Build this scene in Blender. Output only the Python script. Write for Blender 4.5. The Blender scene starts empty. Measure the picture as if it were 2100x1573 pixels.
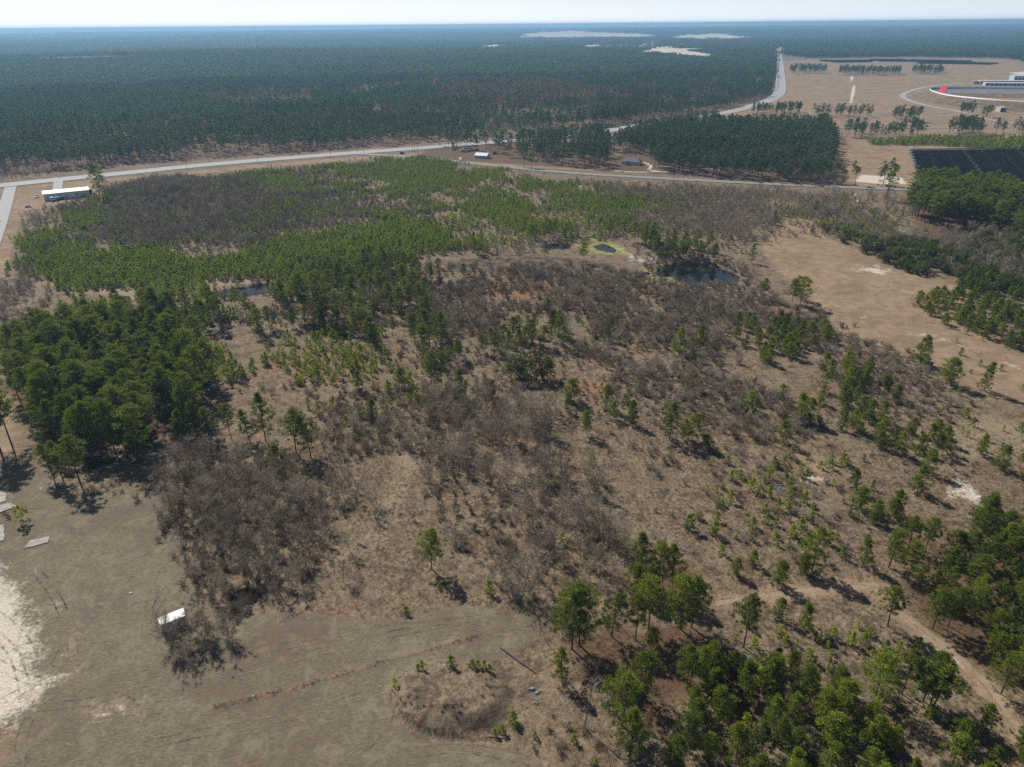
import bpy, bmesh, math, random
import numpy as np
from mathutils import Vector, Matrix
random.seed(7)
RNG = np.random.default_rng(7)
scene = bpy.context.scene
COL = scene.collection

# ------------------------------------------------------------------ camera
H = 110.0
PITCH, ROLL = math.radians(26.80), math.radians(-0.52)
CX, CY, F = 1050.0, 786.5, 1457.0          # photograph 2100 x 1573
cam_data = bpy.data.cameras.new('camera')
cam = bpy.data.objects.new('camera', cam_data)
COL.objects.link(cam)
CAM_R = Matrix.Rotation(math.pi/2-PITCH, 3, 'X') @ Matrix.Rotation(ROLL, 3, 'Z')
cam.matrix_world = Matrix.Translation((0, 0, H)) @ CAM_R.to_4x4()
cam_data.sensor_width = 36.0
cam_data.lens = F/2100*36.0
cam_data.clip_start, cam_data.clip_end = 1.0, 60000.0
scene.camera = cam
# ------------------------------------------------------------------ sky, sun, exposure
SUN_AZ = math.radians(-38.0)               # from +Y towards -X
SUN_EL = math.radians(43.0)
world = bpy.data.worlds.new('World'); scene.world = world
world.use_nodes = True
wn = world.node_tree.nodes; wl = world.node_tree.links
wn.clear()
sky = wn.new('ShaderNodeTexSky'); sky.sky_type = 'NISHITA'; sky.sun_disc = False
sky.sun_elevation = SUN_EL; sky.sun_rotation = SUN_AZ
sky.altitude = 100; sky.air_density = 1.0; sky.dust_density = 0.8; sky.ozone_density = 2.0
SKY_STRENGTH = 0.05
bgn = wn.new('ShaderNodeBackground'); bgn.inputs[1].default_value = SKY_STRENGTH
won = wn.new('ShaderNodeOutputWorld')
# pale haze low over the horizon all round, whiter on the sun's side
wtc = wn.new('ShaderNodeTexCoord'); wsep = wn.new('ShaderNodeSeparateXYZ'); wl.new(wtc.outputs['Generated'], wsep.inputs[0])
def wm(op, a, b=0.0):
    n = wn.new('ShaderNodeMath'); n.operation = op
    for i, v in enumerate((a, b)):
        if isinstance(v, bpy.types.NodeSocket): wl.new(v, n.inputs[i])
        else: n.inputs[i].default_value = v
    return n.outputs[0]
wel = wm('MAXIMUM', wsep.outputs[2], 0.0)
wf = wm('EXPONENT', wm('MULTIPLY', wel, -10.0))
wside = wn.new('ShaderNodeVectorMath'); wside.operation = 'DOT_PRODUCT'; wl.new(wtc.outputs['Generated'], wside.inputs[0]); wside.inputs[1].default_value = (math.sin(SUN_AZ), math.cos(SUN_AZ), 0)
wsun = wn.new('ShaderNodeMapRange'); wsun.interpolation_type = 'SMOOTHSTEP'; wl.new(wside.outputs['Value'], wsun.inputs[0]); wsun.inputs[1].default_value = .25; wsun.inputs[2].default_value = 1.0
wpale = wn.new('ShaderNodeMix'); wpale.data_type = 'RGBA'; wl.new(wsun.outputs[0], wpale.inputs[0])
wpale.inputs[6].default_value = (.76/SKY_STRENGTH, .87/SKY_STRENGTH, .95/SKY_STRENGTH, 1); wpale.inputs[7].default_value = (1.02/SKY_STRENGTH, 1.06/SKY_STRENGTH, 1.10/SKY_STRENGTH, 1)
wmix = wn.new('ShaderNodeMix'); wmix.data_type = 'RGBA'; wl.new(wf, wmix.inputs[0]); wl.new(sky.outputs[0], wmix.inputs[6]); wl.new(wpale.outputs[2], wmix.inputs[7])
wl.new(wmix.outputs[2], bgn.inputs[0]); wl.new(bgn.outputs[0], won.inputs[0])
sun_data = bpy.data.lights.new('sun', 'SUN'); sun_data.energy = 4.8
sun_data.angle = math.radians(0.5); sun_data.color = (1.0, 0.94, 0.84)
sun = bpy.data.objects.new('sun', sun_data); COL.objects.link(sun)
sdir = Vector((math.sin(SUN_AZ)*math.cos(SUN_EL), math.cos(SUN_AZ)*math.cos(SUN_EL), math.sin(SUN_EL)))
sun.rotation_euler = sdir.to_track_quat('Z', 'Y').to_euler(); sun.location = (0, 0, 300)
vs = scene.view_settings
vs.view_transform = 'Standard'; vs.look = 'None'; vs.exposure = 0.14; vs.gamma = 1.0; vs.use_curve_mapping = False
scene.render.engine = 'CYCLES'
cy = scene.cycles
cy.use_denoising = False
cy.max_bounces = 4; cy.diffuse_bounces = 2; cy.glossy_bounces = 2; cy.transmission_bounces = 2
cy.volume_bounces = 0; cy.transparent_max_bounces = 4
cy.sample_clamp_indirect = 4.0
try: cy.denoising_prefilter = 'ACCURATE'
except Exception: pass

# ------------------------------------------------------------------ geometry of the place
RM = np.array(CAM_R)
def P(u, v, z=0.0):
    """ground point seen at a pixel of the photograph (a survey of the place)"""
    u = np.asarray(u, float); v = np.asarray(v, float)
    d = np.stack([(u-CX)/F, -(v-CY)/F, -np.ones_like(u)], -1) @ RM.T
    t = (z-H)/d[..., 2]
    return d[..., 0]*t, d[..., 1]*t
def PT(u, v, z=0.0):
    x, y = P(u, v, z); return float(x), float(y)
def proj(x, y, z=0.0):
    p = np.stack([np.asarray(x, float), np.asarray(y, float), np.zeros_like(np.asarray(x, float))+z-H], -1) @ RM
    return CX + F*p[..., 0]/-p[..., 2], CY - F*p[..., 1]/-p[..., 2]
def WP(px):
    a = np.array(px, float); x, y = P(a[:, 0], a[:, 1]); return np.stack([x, y], -1)
def inside(poly, x, y):
    res = np.zeros(x.shape, bool); n = len(poly)
    for i in range(n):
        x0, y0 = poly[i]; x1, y1 = poly[(i+1) % n]
        if y0 == y1: continue
        c = ((y0 > y) != (y1 > y)) & (x < (x1-x0)*(y-y0)/(y1-y0)+x0)
        res ^= c
    return res
def segdist(pts, x, y, closed):
    d = np.full(x.shape, 1e18); n = len(pts)
    for i in range(n if closed else n-1):
        x0, y0 = pts[i]; x1, y1 = pts[(i+1) % n]
        dx, dy = x1-x0, y1-y0; L = dx*dx+dy*dy+1e-9
        t = np.clip(((x-x0)*dx+(y-y0)*dy)/L, 0, 1)
        d = np.minimum(d, (x-x0-t*dx)**2+(y-y0-t*dy)**2)
    return np.sqrt(d)
def soft(pw, x, y, w):
    """1 inside a polygon, fading over w metres"""
    lo = pw.min(0)-w; hi = pw.max(0)+w
    out = np.zeros(x.shape)
    m = (x > lo[0]) & (x < hi[0]) & (y > lo[1]) & (y < hi[1])
    if m.any():
        xs, ys = x[m], y[m]
        d = segdist(pw, xs, ys, True); s = np.where(inside(pw, xs, ys), d, -d)
        out[m] = np.clip(.5+s/w, 0, 1)
    return out
def softline(pw, x, y, half, w):
    lo = pw.min(0)-w-half; hi = pw.max(0)+w+half
    out = np.zeros(x.shape)
    m = (x > lo[0]) & (x < hi[0]) & (y > lo[1]) & (y < hi[1])
    if m.any():
        out[m] = np.clip(.5+(half-segdist(pw, x[m], y[m], False))/w, 0, 1)
    return out
def _h(ix, iy, s):
    n = (ix.astype(np.int64)*374761393 + iy.astype(np.int64)*668265263 + s*1442695041) & 0xffffffff
    n = ((n ^ (n >> 13))*1274126177) & 0xffffffff
    return ((n ^ (n >> 16)) & 0xffff)/65535.0
def vn(x, y, sc, s=0):
    x = np.asarray(x, float)/sc; y = np.asarray(y, float)/sc
    ix, iy = np.floor(x), np.floor(y); fx, fy = x-ix, y-iy
    fx = fx*fx*(3-2*fx); fy = fy*fy*(3-2*fy)
    a, b = _h(ix, iy, s), _h(ix+1, iy, s); c, d = _h(ix, iy+1, s), _h(ix+1, iy+1, s)
    return (a*(1-fx)+b*fx)*(1-fy)+(c*(1-fx)+d*fx)*fy
def fbm(x, y, sc, s=0):
    return (vn(x, y, sc, s)*.55+vn(x, y, sc/2.1, s+1)*.3+vn(x, y, sc/4.3, s+2)*.15)
def sstep(a, b, x):
    t = np.clip((x-a)/(b-a), 0, 1); return t*t*(3-2*t)

MOWN = WP([(-500,930),(60,952),(180,1010),(330,992),(358,1050),(390,1210),(440,1262),(640,1258),(780,1275),(960,1240),(1120,1262),
           (1110,1300),(1040,1345),(830,1385),(795,1480),(880,1525),(1050,1540),(1150,1590),(1200,1750),(-500,1750)])
MOUND = WP([(805,1420),(840,1380),(930,1362),(1000,1375),(1035,1410),(1030,1460),(960,1500),(860,1498),(815,1465)])
SANDPILES = [(WP([(1172,99),(1185,93),(1240,91),(1275,96),(1300,101),(1270,104),(1180,105)]),9), (WP([(1300,112),(1330,100),(1400,103),(1475,112),(1492,121),(1480,126),(1400,122),(1310,118)]),10),
             (WP([(1366,78),(1430,72),(1490,73),(1532,78),(1520,83),(1380,83)]),20), (WP([(1060,74),(1110,69),(1170,67),(1230,69),(1300,71),(1345,74),(1300,78),(1080,78)]),22),
             (WP([(962,96),(1010,91),(1056,94),(1040,101),(980,101)]),5), (WP([(2075,150),(2200,143),(2300,150),(2200,156),(2090,154)]),5)]
POND1 = WP([(1348,560),(1362,545),(1390,538),(1450,542),(1490,553),(1518,566),(1515,578),(1480,583),(1440,582),(1420,588),(1405,578),(1385,566),(1360,566)])
POND2 = WP([(1218,505),(1238,500),(1262,511),(1258,519),(1240,516),(1225,512)])
POND3 = WP([(1105,505),(1130,498),(1170,500),(1165,508),(1120,509)])
POND4 = WP([(440,602),(470,592),(520,584),(560,578),(562,590),(545,600),(500,607),(450,610)])
POND5 = WP([(605,615),(630,610),(655,612),(650,620),(610,621)])
POND6 = WP([(472,1222),(488,1208),(520,1204),(534,1214),(522,1232),(512,1240),(514,1254),(498,1258),(490,1272),(478,1262),(470,1252),(482,1240)])
POND7 = WP([(170,938),(205,930),(238,932),(240,945),(210,955),(180,958)])
POND8 = WP([(1312,560),(1325,555),(1336,558),(1328,564),(1315,564)])
PONDS = [(POND1,.5),(POND2,.3),(POND3,.4),(POND4,.6),(POND5,.4),(POND6,.7),(POND7,.5),(POND8,.3)]
WEEDRIDGE = [WP([(440,1450),(520,1432),(600,1412),(700,1383),(800,1352),(900,1325),(985,1303)]),
             WP([(800,1440),(812,1400),(850,1375),(930,1360)]), WP([(820,1470),(880,1502),(960,1512),(1040,1510)])]

def sandwarp(x, y):
    return x+(fbm(x, y, 130, 41)-.5)*330, y+(fbm(x, y, 150, 43)-.5)*420
def zf(x, y):
    x = np.asarray(x, float); y = np.asarray(y, float)
    r = np.hypot(x, y)
    z = (vn(x, y, 2.3, 11)-.5)*.22*(1-sstep(250, 500, r)) + (vn(x, y, 17, 12)-.5)*.7*(1-sstep(420, 520, r))
    z = z*(1-.75*soft(MOWN, x, y, 4))
    z = z + 1.8*sstep(.0, 1, soft(MOUND, x, y, 4.2))*(1+.05*(vn(x, y, 1.6, 3)-.5)) + .0
    for w in WEEDRIDGE: z = z + softline(w, x, y, .3, 1.2)*(.06+.26*vn(x, y, 1.4, 5))
    for pw, dz in PONDS: z = z - (dz+.35)*soft(pw, x, y, 3.5)
    far = sstep(1500, 4200, r)
    z = z + far*((fbm(x, y, 2600, 21)-.5)*52 + (fbm(x, y, 900, 25)-.5)*14)
    a = np.degrees(np.arctan2(x, y))
    z = z + 26*np.exp(-((r-3150)/520)**2)*(1-sstep(-22, -6, a)) - 8*np.exp(-((r-2150)/420)**2)*(1-sstep(-30, -12, a))
    for pw, hh in SANDPILES: z = z + hh*(.4+1.2*fbm(x, y, 110, 31))*sstep(0, 1, soft(pw, *sandwarp(x, y), 90))
    return z
def zat(x, y): return float(zf(np.array([x]), np.array([y]))[0])

# ------------------------------------------------------------------ materials
def newmat(name):
    m = bpy.data.materials.new(name); m.use_nodes = True
    nt = m.node_tree; nt.nodes.clear()
    out = nt.nodes.new('ShaderNodeOutputMaterial')
    return m, nt, out
def N(nt, t, **kw):
    n = nt.nodes.new(t)
    for k, v in kw.items():
        if k.startswith('i'):
            n.inputs[int(k[1:])].default_value = v
        else: setattr(n, k, v)
    return n
def mixc(nt, fac, a, b, mode='MIX'):
    n = nt.nodes.new('ShaderNodeMix'); n.data_type = 'RGBA'; n.blend_type = mode
    for s, v in ((n.inputs[0], fac), (n.inputs[6], a), (n.inputs[7], b)):
        if isinstance(v, bpy.types.NodeSocket): nt.links.new(v, s)
        elif isinstance(v, (int, float)) : s.default_value = v
        else: s.default_value = (*v, 1)
    return n.outputs[2]
def math_(nt, op, a, b=0.0, c=None, clamp=False):
    n = nt.nodes.new('ShaderNodeMath'); n.operation = op; n.use_clamp = clamp
    for i, v in enumerate((a, b) if c is None else (a, b, c)):
        if isinstance(v, bpy.types.NodeSocket): nt.links.new(v, n.inputs[i])
        else: n.inputs[i].default_value = v
    return n.outputs[0]
def noise(nt, vec, scale, detail=4, rough=.55, dist=0.0):
    n = nt.nodes.new('ShaderNodeTexNoise'); n.inputs['Scale'].default_value = scale
    n.inputs['Detail'].default_value = detail; n.inputs['Roughness'].default_value = rough
    n.inputs['Distortion'].default_value = dist
    nt.links.new(vec, n.inputs['Vector']); return n.outputs[0]
def ramp(nt, v, a, b):
    n = nt.nodes.new('ShaderNodeMapRange'); n.interpolation_type = 'SMOOTHSTEP'
    nt.links.new(v, n.inputs[0]); n.inputs[1].default_value = a; n.inputs[2].default_value = b
    return n.outputs[0]
def simple(name, col, rough=.7, metal=0.0, nscale=0, namp=.15, spec=.3):
    m, nt, out = newmat(name)
    p = N(nt, 'ShaderNodeBsdfPrincipled'); p.inputs['Roughness'].default_value = rough
    p.inputs['Metallic'].default_value = metal; p.inputs['Specular IOR Level'].default_value = spec
    if nscale:
        tc = N(nt, 'ShaderNodeTexCoord')
        f = noise(nt, tc.outputs['Object'], nscale, 5, .6)
        f = ramp(nt, f, .3, .7)
        c = mixc(nt, f, tuple(c*(1-namp) for c in col), tuple(min(1, c*(1+namp)) for c in col))
        nt.links.new(c, p.inputs['Base Color'])
    else: p.inputs['Base Color'].default_value = (*col, 1)
    nt.links.new(p.outputs[0], out.inputs[0])
    return m
def foliage(name, dark, light, rnd=.35, trans=.3, rough=.5, spec=.35, warm=None, warmamt=0.0, stands=False):
    m, nt, out = newmat(name)
    at = N(nt, 'ShaderNodeAttribute', attribute_name='tone')
    oi = N(nt, 'ShaderNodeObjectInfo')
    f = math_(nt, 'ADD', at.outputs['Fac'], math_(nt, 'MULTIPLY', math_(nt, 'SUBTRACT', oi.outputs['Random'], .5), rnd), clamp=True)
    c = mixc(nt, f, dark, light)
    if warm:
        geo = N(nt, 'ShaderNodeNewGeometry')
        w = ramp(nt, noise(nt, geo.outputs['Position'], .012, 3), .52, .66)
        c = mixc(nt, math_(nt, 'MULTIPLY', w, warmamt), c, warm)
    if stands:
        g2 = N(nt, 'ShaderNodeNewGeometry')
        k = ramp(nt, noise(nt, g2.outputs['Position'], .0035, 3, .6), .36, .62)
        c = mixc(nt, k, mixc(nt, 1.0, c, (.62, .70, .80), 'MULTIPLY'), c)
        k2 = ramp(nt, noise(nt, g2.outputs['Position'], .0011, 4, .6), .54, .66)
        c = mixc(nt, math_(nt, 'MULTIPLY', k2, .5), c, (.15, .14, .10))
    p = N(nt, 'ShaderNodeBsdfPrincipled'); p.inputs['Roughness'].default_value = rough
    p.inputs['Specular IOR Level'].default_value = spec
    nt.links.new(c, p.inputs['Base Color'])
    tr = N(nt, 'ShaderNodeBsdfTranslucent')
    nt.links.new(mixc(nt, .5, c, (light[0]*1.2, light[1]*1.3, light[2]*.6)), tr.inputs[0])
    mx = N(nt, 'ShaderNodeMixShader', i0=trans)
    nt.links.new(p.outputs[0], mx.inputs[1]); nt.links.new(tr.outputs[0], mx.inputs[2])
    nt.links.new(mx.outputs[0], out.inputs[0])
    return m
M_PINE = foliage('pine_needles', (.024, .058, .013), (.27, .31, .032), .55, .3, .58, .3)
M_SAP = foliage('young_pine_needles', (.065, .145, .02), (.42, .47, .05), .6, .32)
M_FAR = foliage('forest_needles', (.018, .050, .020), (.13, .19, .065), .8, .28, .6, .2, (.13, .12, .085), .55, True)
M_DEADN = foliage('dead_needles', (.20, .10, .06), (.34, .19, .11), .4, .2)
M_EVER = foliage('broad_leaves', (.022, .042, .010), (.19, .21, .035), .5, .25, .4, .45)
M_TWIG = foliage('twigs', (.165, .128, .095), (.54, .455, .36), .75, 0.0, .9, .1)
M_TWIGP = foliage('pale_twigs', (.25, .235, .22), (.42, .40, .37), .3, 0.0, .9, .1)
M_GRASSB = foliage('dry_blades', (.13, .09, .058), (.33, .25, .165), .5, .2, .9, .1, (.30, .15, .075), .7)
M_BARK = simple('bark', (.095, .072, .058), .95, 0, 3.0, .35, .1)
M_BARKF = simple('forest_bark', (.12, .10, .085), .95, spec=.1)

# ------------------------------------------------------------------ mesh helpers
def tag(o, label=None, cat=None, group=None, kind=None):
    if label: o['label'] = label
    if cat: o['category'] = cat
    if group: o['group'] = group
    if kind: o['kind'] = kind
    return o
def make_mesh(name, V, T, mats, mi=None, tone=None, smooth=False):
    """V: (n,3) verts; T: (m,3) triangles"""
    me = bpy.data.meshes.new(name)
    V = np.asarray(V, np.float32); T = np.asarray(T, np.int32)
    me.vertices.add(len(V)); me.vertices.foreach_set('co', V.ravel())
    me.loops.add(T.size); me.loops.foreach_set('vertex_index', T.ravel())
    me.polygons.add(len(T)); me.polygons.foreach_set('loop_start', np.arange(0, T.size, 3, dtype=np.int32))
    for m in mats: me.materials.append(m)
    if mi is not None: me.polygons.foreach_set('material_index', np.asarray(mi, np.int32))
    if smooth: me.polygons.foreach_set('use_smooth', np.ones(len(T), bool))
    me.update(calc_edges=True)
    if tone is not None:
        a = me.attributes.new('tone', 'FLOAT', 'FACE'); a.data.foreach_set('value', np.asarray(tone, np.float32))
    return me
def obj(name, me, parent=None, loc=None, rot=None):
    o = bpy.data.objects.new(name, me); COL.objects.link(o)
    if parent is not None: o.parent = parent
    if loc is not None: o.location = loc
    if rot is not None: o.rotation_euler = rot
    return o
def empty(name, loc, rz=0):
    o = bpy.data.objects.new(name, None); COL.objects.link(o)
    o.empty_display_size = .5; o.location = loc; o.rotation_euler = (0, 0, rz); return o
class MB:
    """collects boxes, tubes and polygons into one mesh"""
    def __init__(s): s.v = []; s.f = []; s.m = []
    def quad(s, pts, m=0):
        b = len(s.v); s.v += [tuple(p) for p in pts]; s.f.append(tuple(range(b, b+len(pts)))); s.m.append(m)
    def box(s, c, d, rz=0, m=0, tilt=0):
        cx, cy, cz = c; hx, hy, hz = d[0]/2, d[1]/2, d[2]/2; b = len(s.v)
        R = Matrix.Rotation(rz, 3, 'Z') @ Matrix.Rotation(tilt, 3, 'X')
        for sx, sy, sz in ((-1,-1,-1),(1,-1,-1),(1,1,-1),(-1,1,-1),(-1,-1,1),(1,-1,1),(1,1,1),(-1,1,1)):
            p = R @ Vector((sx*hx, sy*hy, sz*hz)); s.v.append((p.x+cx, p.y+cy, p.z+cz))
        for f in ((0,3,2,1),(4,5,6,7),(0,1,5,4),(1,2,6,5),(2,3,7,6),(3,0,4,7)):
            s.f.append(tuple(b+i for i in f)); s.m.append(m)
    def tube(s, p0, p1, r0, r1, n=6, m=0, cap=True):
        p0, p1 = Vector(p0), Vector(p1); d = (p1-p0).normalized()
        a = d.orthogonal().normalized(); c = d.cross(a); b = len(s.v)
        for p, r in ((p0, r0), (p1, r1)):
            for i in range(n):
                t = 2*math.pi*i/n; s.v.append(tuple(p+(a*math.cos(t)+c*math.sin(t))*r))
        for i in range(n):
            j = (i+1) % n; s.f.append((b+i, b+j, b+n+j, b+n+i)); s.m.append(m)
        if cap: s.f.append(tuple(b+n+i for i in range(n))); s.m.append(m)
    def prism(s, prof, y0, y1, m=0):
        """profile in xz extruded along y"""
        b = len(s.v); n = len(prof)
        for y in (y0, y1): s.v += [(p[0], y, p[1]) for p in prof]
        for i in range(n):
            j = (i+1) % n; s.f.append((b+i, b+j, b+n+j, b+n+i)); s.m.append(m)
        s.f.append(tuple(b+i for i in range(n))[::-1]); s.m.append(m)
        s.f.append(tuple(b+n+i for i in range(n))); s.m.append(m)
    def mesh(s, name, *mats):
        me = bpy.data.meshes.new(name); me.from_pydata(s.v, [], s.f)
        for m in mats: me.materials.append(m)
        me.polygons.foreach_set('material_index', s.m); me.update()
        bm = bmesh.new(); bm.from_mesh(me); bmesh.ops.recalc_face_normals(bm, faces=bm.faces); bm.to_mesh(me); bm.free()
        return me
    def build(s, name, mats, parent=None, loc=None, rot=None):
        return obj(name, s.mesh(name, *(mats if isinstance(mats, (list, tuple)) else (mats,))), parent, loc, rot)

# ------------------------------------------------------------------ ground
M_GROUND, nt, out = newmat('ground')
geo = N(nt, 'ShaderNodeNewGeometry'); pos = geo.outputs['Position']
A = N(nt, 'ShaderNodeAttribute', attribute_name='zone_a'); B = N(nt, 'ShaderNodeAttribute', attribute_name='zone_b')
sa = N(nt, 'ShaderNodeSeparateColor'); nt.links.new(A.outputs['Color'], sa.inputs[0])
sb = N(nt, 'ShaderNodeSeparateColor'); nt.links.new(B.outputs['Color'], sb.inputs[0])
n_big = noise(nt, pos, .035, 6, .6); n_mid = noise(nt, pos, .22, 6, .65, .6); n_fine = noise(nt, pos, 1.3, 6, .7, .5)
n_vf = noise(nt, pos, 5.0, 4, .75)
cd = N(nt, 'ShaderNodeCombineXYZ')
mp = N(nt, 'ShaderNodeMapping'); mp.inputs['Rotation'].default_value = (0, 0, math.radians(-22)); mp.inputs['Scale'].default_value = (1.0, 2.6, 1)
nt.links.new(pos, mp.inputs[0]); n_str = noise(nt, mp.outputs[0], 1.1, 7, .75, .5)
edge = math_(nt, 'ADD', math_(nt, 'MULTIPLY', math_(nt, 'SUBTRACT', n_mid, .5), .9), math_(nt, 'MULTIPLY', math_(nt, 'SUBTRACT', n_fine, .5), .7))
def zone(s, k=1.0):
    return ramp(nt, math_(nt, 'ADD', s, math_(nt, 'MULTIPLY', edge, k)), .35, .65)
dry = mixc(nt, ramp(nt, n_fine, .32, .68), (.072, .054, .037), (.275, .212, .143))
dry = mixc(nt, ramp(nt, n_vf, .45, .68), dry, (.35, .27, .19))
dry = mixc(nt, math_(nt, 'MULTIPLY', ramp(nt, n_big, .48, .64), .45), dry, (.20, .135, .085))
dry = mixc(nt, math_(nt, 'MULTIPLY', ramp(nt, n_mid, .46, .64), .7), dry, (.075, .055, .044))
n_m2 = noise(nt, pos, .5, 5, .6, .8)
dry = mixc(nt, math_(nt, 'MULTIPLY', ramp(nt, n_m2, .54, .66), .5), dry, (.36, .275, .185))
litter = mixc(nt, ramp(nt, n_fine, .3, .7), (.078, .048, .032), (.185, .118, .078))
tan = mixc(nt, ramp(nt, n_mid, .3, .7), (.25, .175, .115), (.36, .265, .175))
tan = mixc(nt, math_(nt, 'MULTIPLY', ramp(nt, n_big, .48, .62), .55), tan, (.215, .145, .10))
tan = mixc(nt, math_(nt, 'MULTIPLY', ramp(nt, noise(nt, pos, .09, 6, .65, 1.0), .5, .62), .4), tan, (.15, .115, .082))
tan = mixc(nt, math_(nt, 'MULTIPLY', ramp(nt, noise(nt, pos, .06, 5, .6, .6), .56, .70), .45), tan, (.40, .31, .20))
tan = mixc(nt, math_(nt, 'MULTIPLY', ramp(nt, n_vf, .5, .7), .3), tan, (.12, .09, .07))
mown = mixc(nt, ramp(nt, n_str, .3, .7), (.112, .094, .066), (.252, .212, .152))
mown = mixc(nt, math_(nt, 'MULTIPLY', ramp(nt, n_big, .46, .62), .6), mown, (.135, .098, .072))
mown = mixc(nt, math_(nt, 'MULTIPLY', ramp(nt, n_mid, .5, .62), .35), mown, (.30, .25, .18))
mown = mixc(nt, math_(nt, 'MULTIPLY', ramp(nt, noise(nt, pos, .11, 5, .6), .58, .72), .55), mown, (.12, .125, .055))
mown = mixc(nt, math_(nt, 'MULTIPLY', ramp(nt, n_vf, .56, .70), .6), mown, (.36, .30, .22))
mown = mixc(nt, math_(nt, 'MULTIPLY', ramp(nt, n_m2, .50, .66), .5), mown, (.125, .098, .068))
mown = mixc(nt, math_(nt, 'MULTIPLY', ramp(nt, noise(nt, pos, .17, 7, .7, 1.2), .62, .72), .45), mown, (.42, .33, .24))
sand = mixc(nt, ramp(nt, n_str, .3, .7), (.38, .31, .235), (.80, .74, .64))
oran = mixc(nt, ramp(nt, n_fine, .3, .7), (.21, .105, .055), (.36, .20, .115))
c = dry
c = mixc(nt, zone(sb.outputs[0]), c, tan)
c = mixc(nt, zone(A.outputs['Alpha'], .35), c, mown)
c = mixc(nt, math_(nt, 'MULTIPLY', zone(sa.outputs[1], 1.6), .85), c, oran)
c = mixc(nt, math_(nt, 'MULTIPLY', zone(sa.outputs[2], 1.1), .9), c, litter)
c = mixc(nt, math_(nt, 'MULTIPLY', zone(sb.outputs[2], .9), .55), c, (.38, .30, .215))
c = mixc(nt, zone(sa.outputs[0], 1.0), c, sand)
c = mixc(nt, math_(nt, 'MULTIPLY', zone(sb.outputs[1], .9), .8), c, mixc(nt, ramp(nt, n_mid, .35, .65), (.17, .16, .05), (.37, .36, .14)))
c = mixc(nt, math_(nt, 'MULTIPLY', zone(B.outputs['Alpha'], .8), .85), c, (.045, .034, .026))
p = N(nt, 'ShaderNodeBsdfPrincipled'); p.inputs['Roughness'].default_value = .95; p.inputs['Specular IOR Level'].default_value = .1
nt.links.new(c, p.inputs['Base Color'])
bmp = N(nt, 'ShaderNodeBump'); bmp.inputs['Strength'].default_value = .9; bmp.inputs['Distance'].default_value = .5
hb = math_(nt, 'ADD', math_(nt, 'MULTIPLY', n_fine, .55), math_(nt, 'MULTIPLY', n_vf, .22))
hb = math_(nt, 'MULTIPLY', hb, math_(nt, 'SUBTRACT', 1.0, math_(nt, 'MULTIPLY', A.outputs['Alpha'], .55)))
nt.links.new(hb, bmp.inputs['Height']); nt.links.new(bmp.outputs[0], p.inputs['Normal'])
nt.links.new(p.outputs[0], out.inputs[0])

r1 = np.geomspace(45, 720, 560); r2 = np.geomspace(720, 23000, 230)[1:]
rr = np.concatenate([[.5, 12, 25, 38], r1, r2])
az = np.radians(np.concatenate([np.linspace(-180, -58, 24)[:-1], np.linspace(-58, -46, 25)[:-1], np.linspace(-46, 46, 381), np.linspace(46, 58, 25)[1:], np.linspace(58, 180, 24)[1:-1]]))
na, nr = len(az), len(rr)
Rg, Ag = np.meshgrid(rr, az, indexing='ij')
gx, gy = (Rg*np.sin(Ag)).ravel(), (Rg*np.cos(Ag)).ravel()
gz = zf(gx, gy)
V = np.stack([gx, gy, gz], -1)
i, j = np.meshgrid(np.arange(nr-1), np.arange(na), indexing='ij')
j2 = (j+1) % na
q = np.stack([i*na+j, i*na+j2, (i+1)*na+j2, (i+1)*na+j], -1).reshape(-1, 4)
T = np.concatenate([q[:, [0, 2, 1]], q[:, [0, 3, 2]]])
gme = make_mesh('ground', V, T, [M_GROUND], smooth=True)
def S(px, w): return soft(WP(px), gx, gy, w)
def L(px, half, w): return softline(WP(px), gx, gy, half, w)
Z0 = np.zeros(len(gx))
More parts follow.
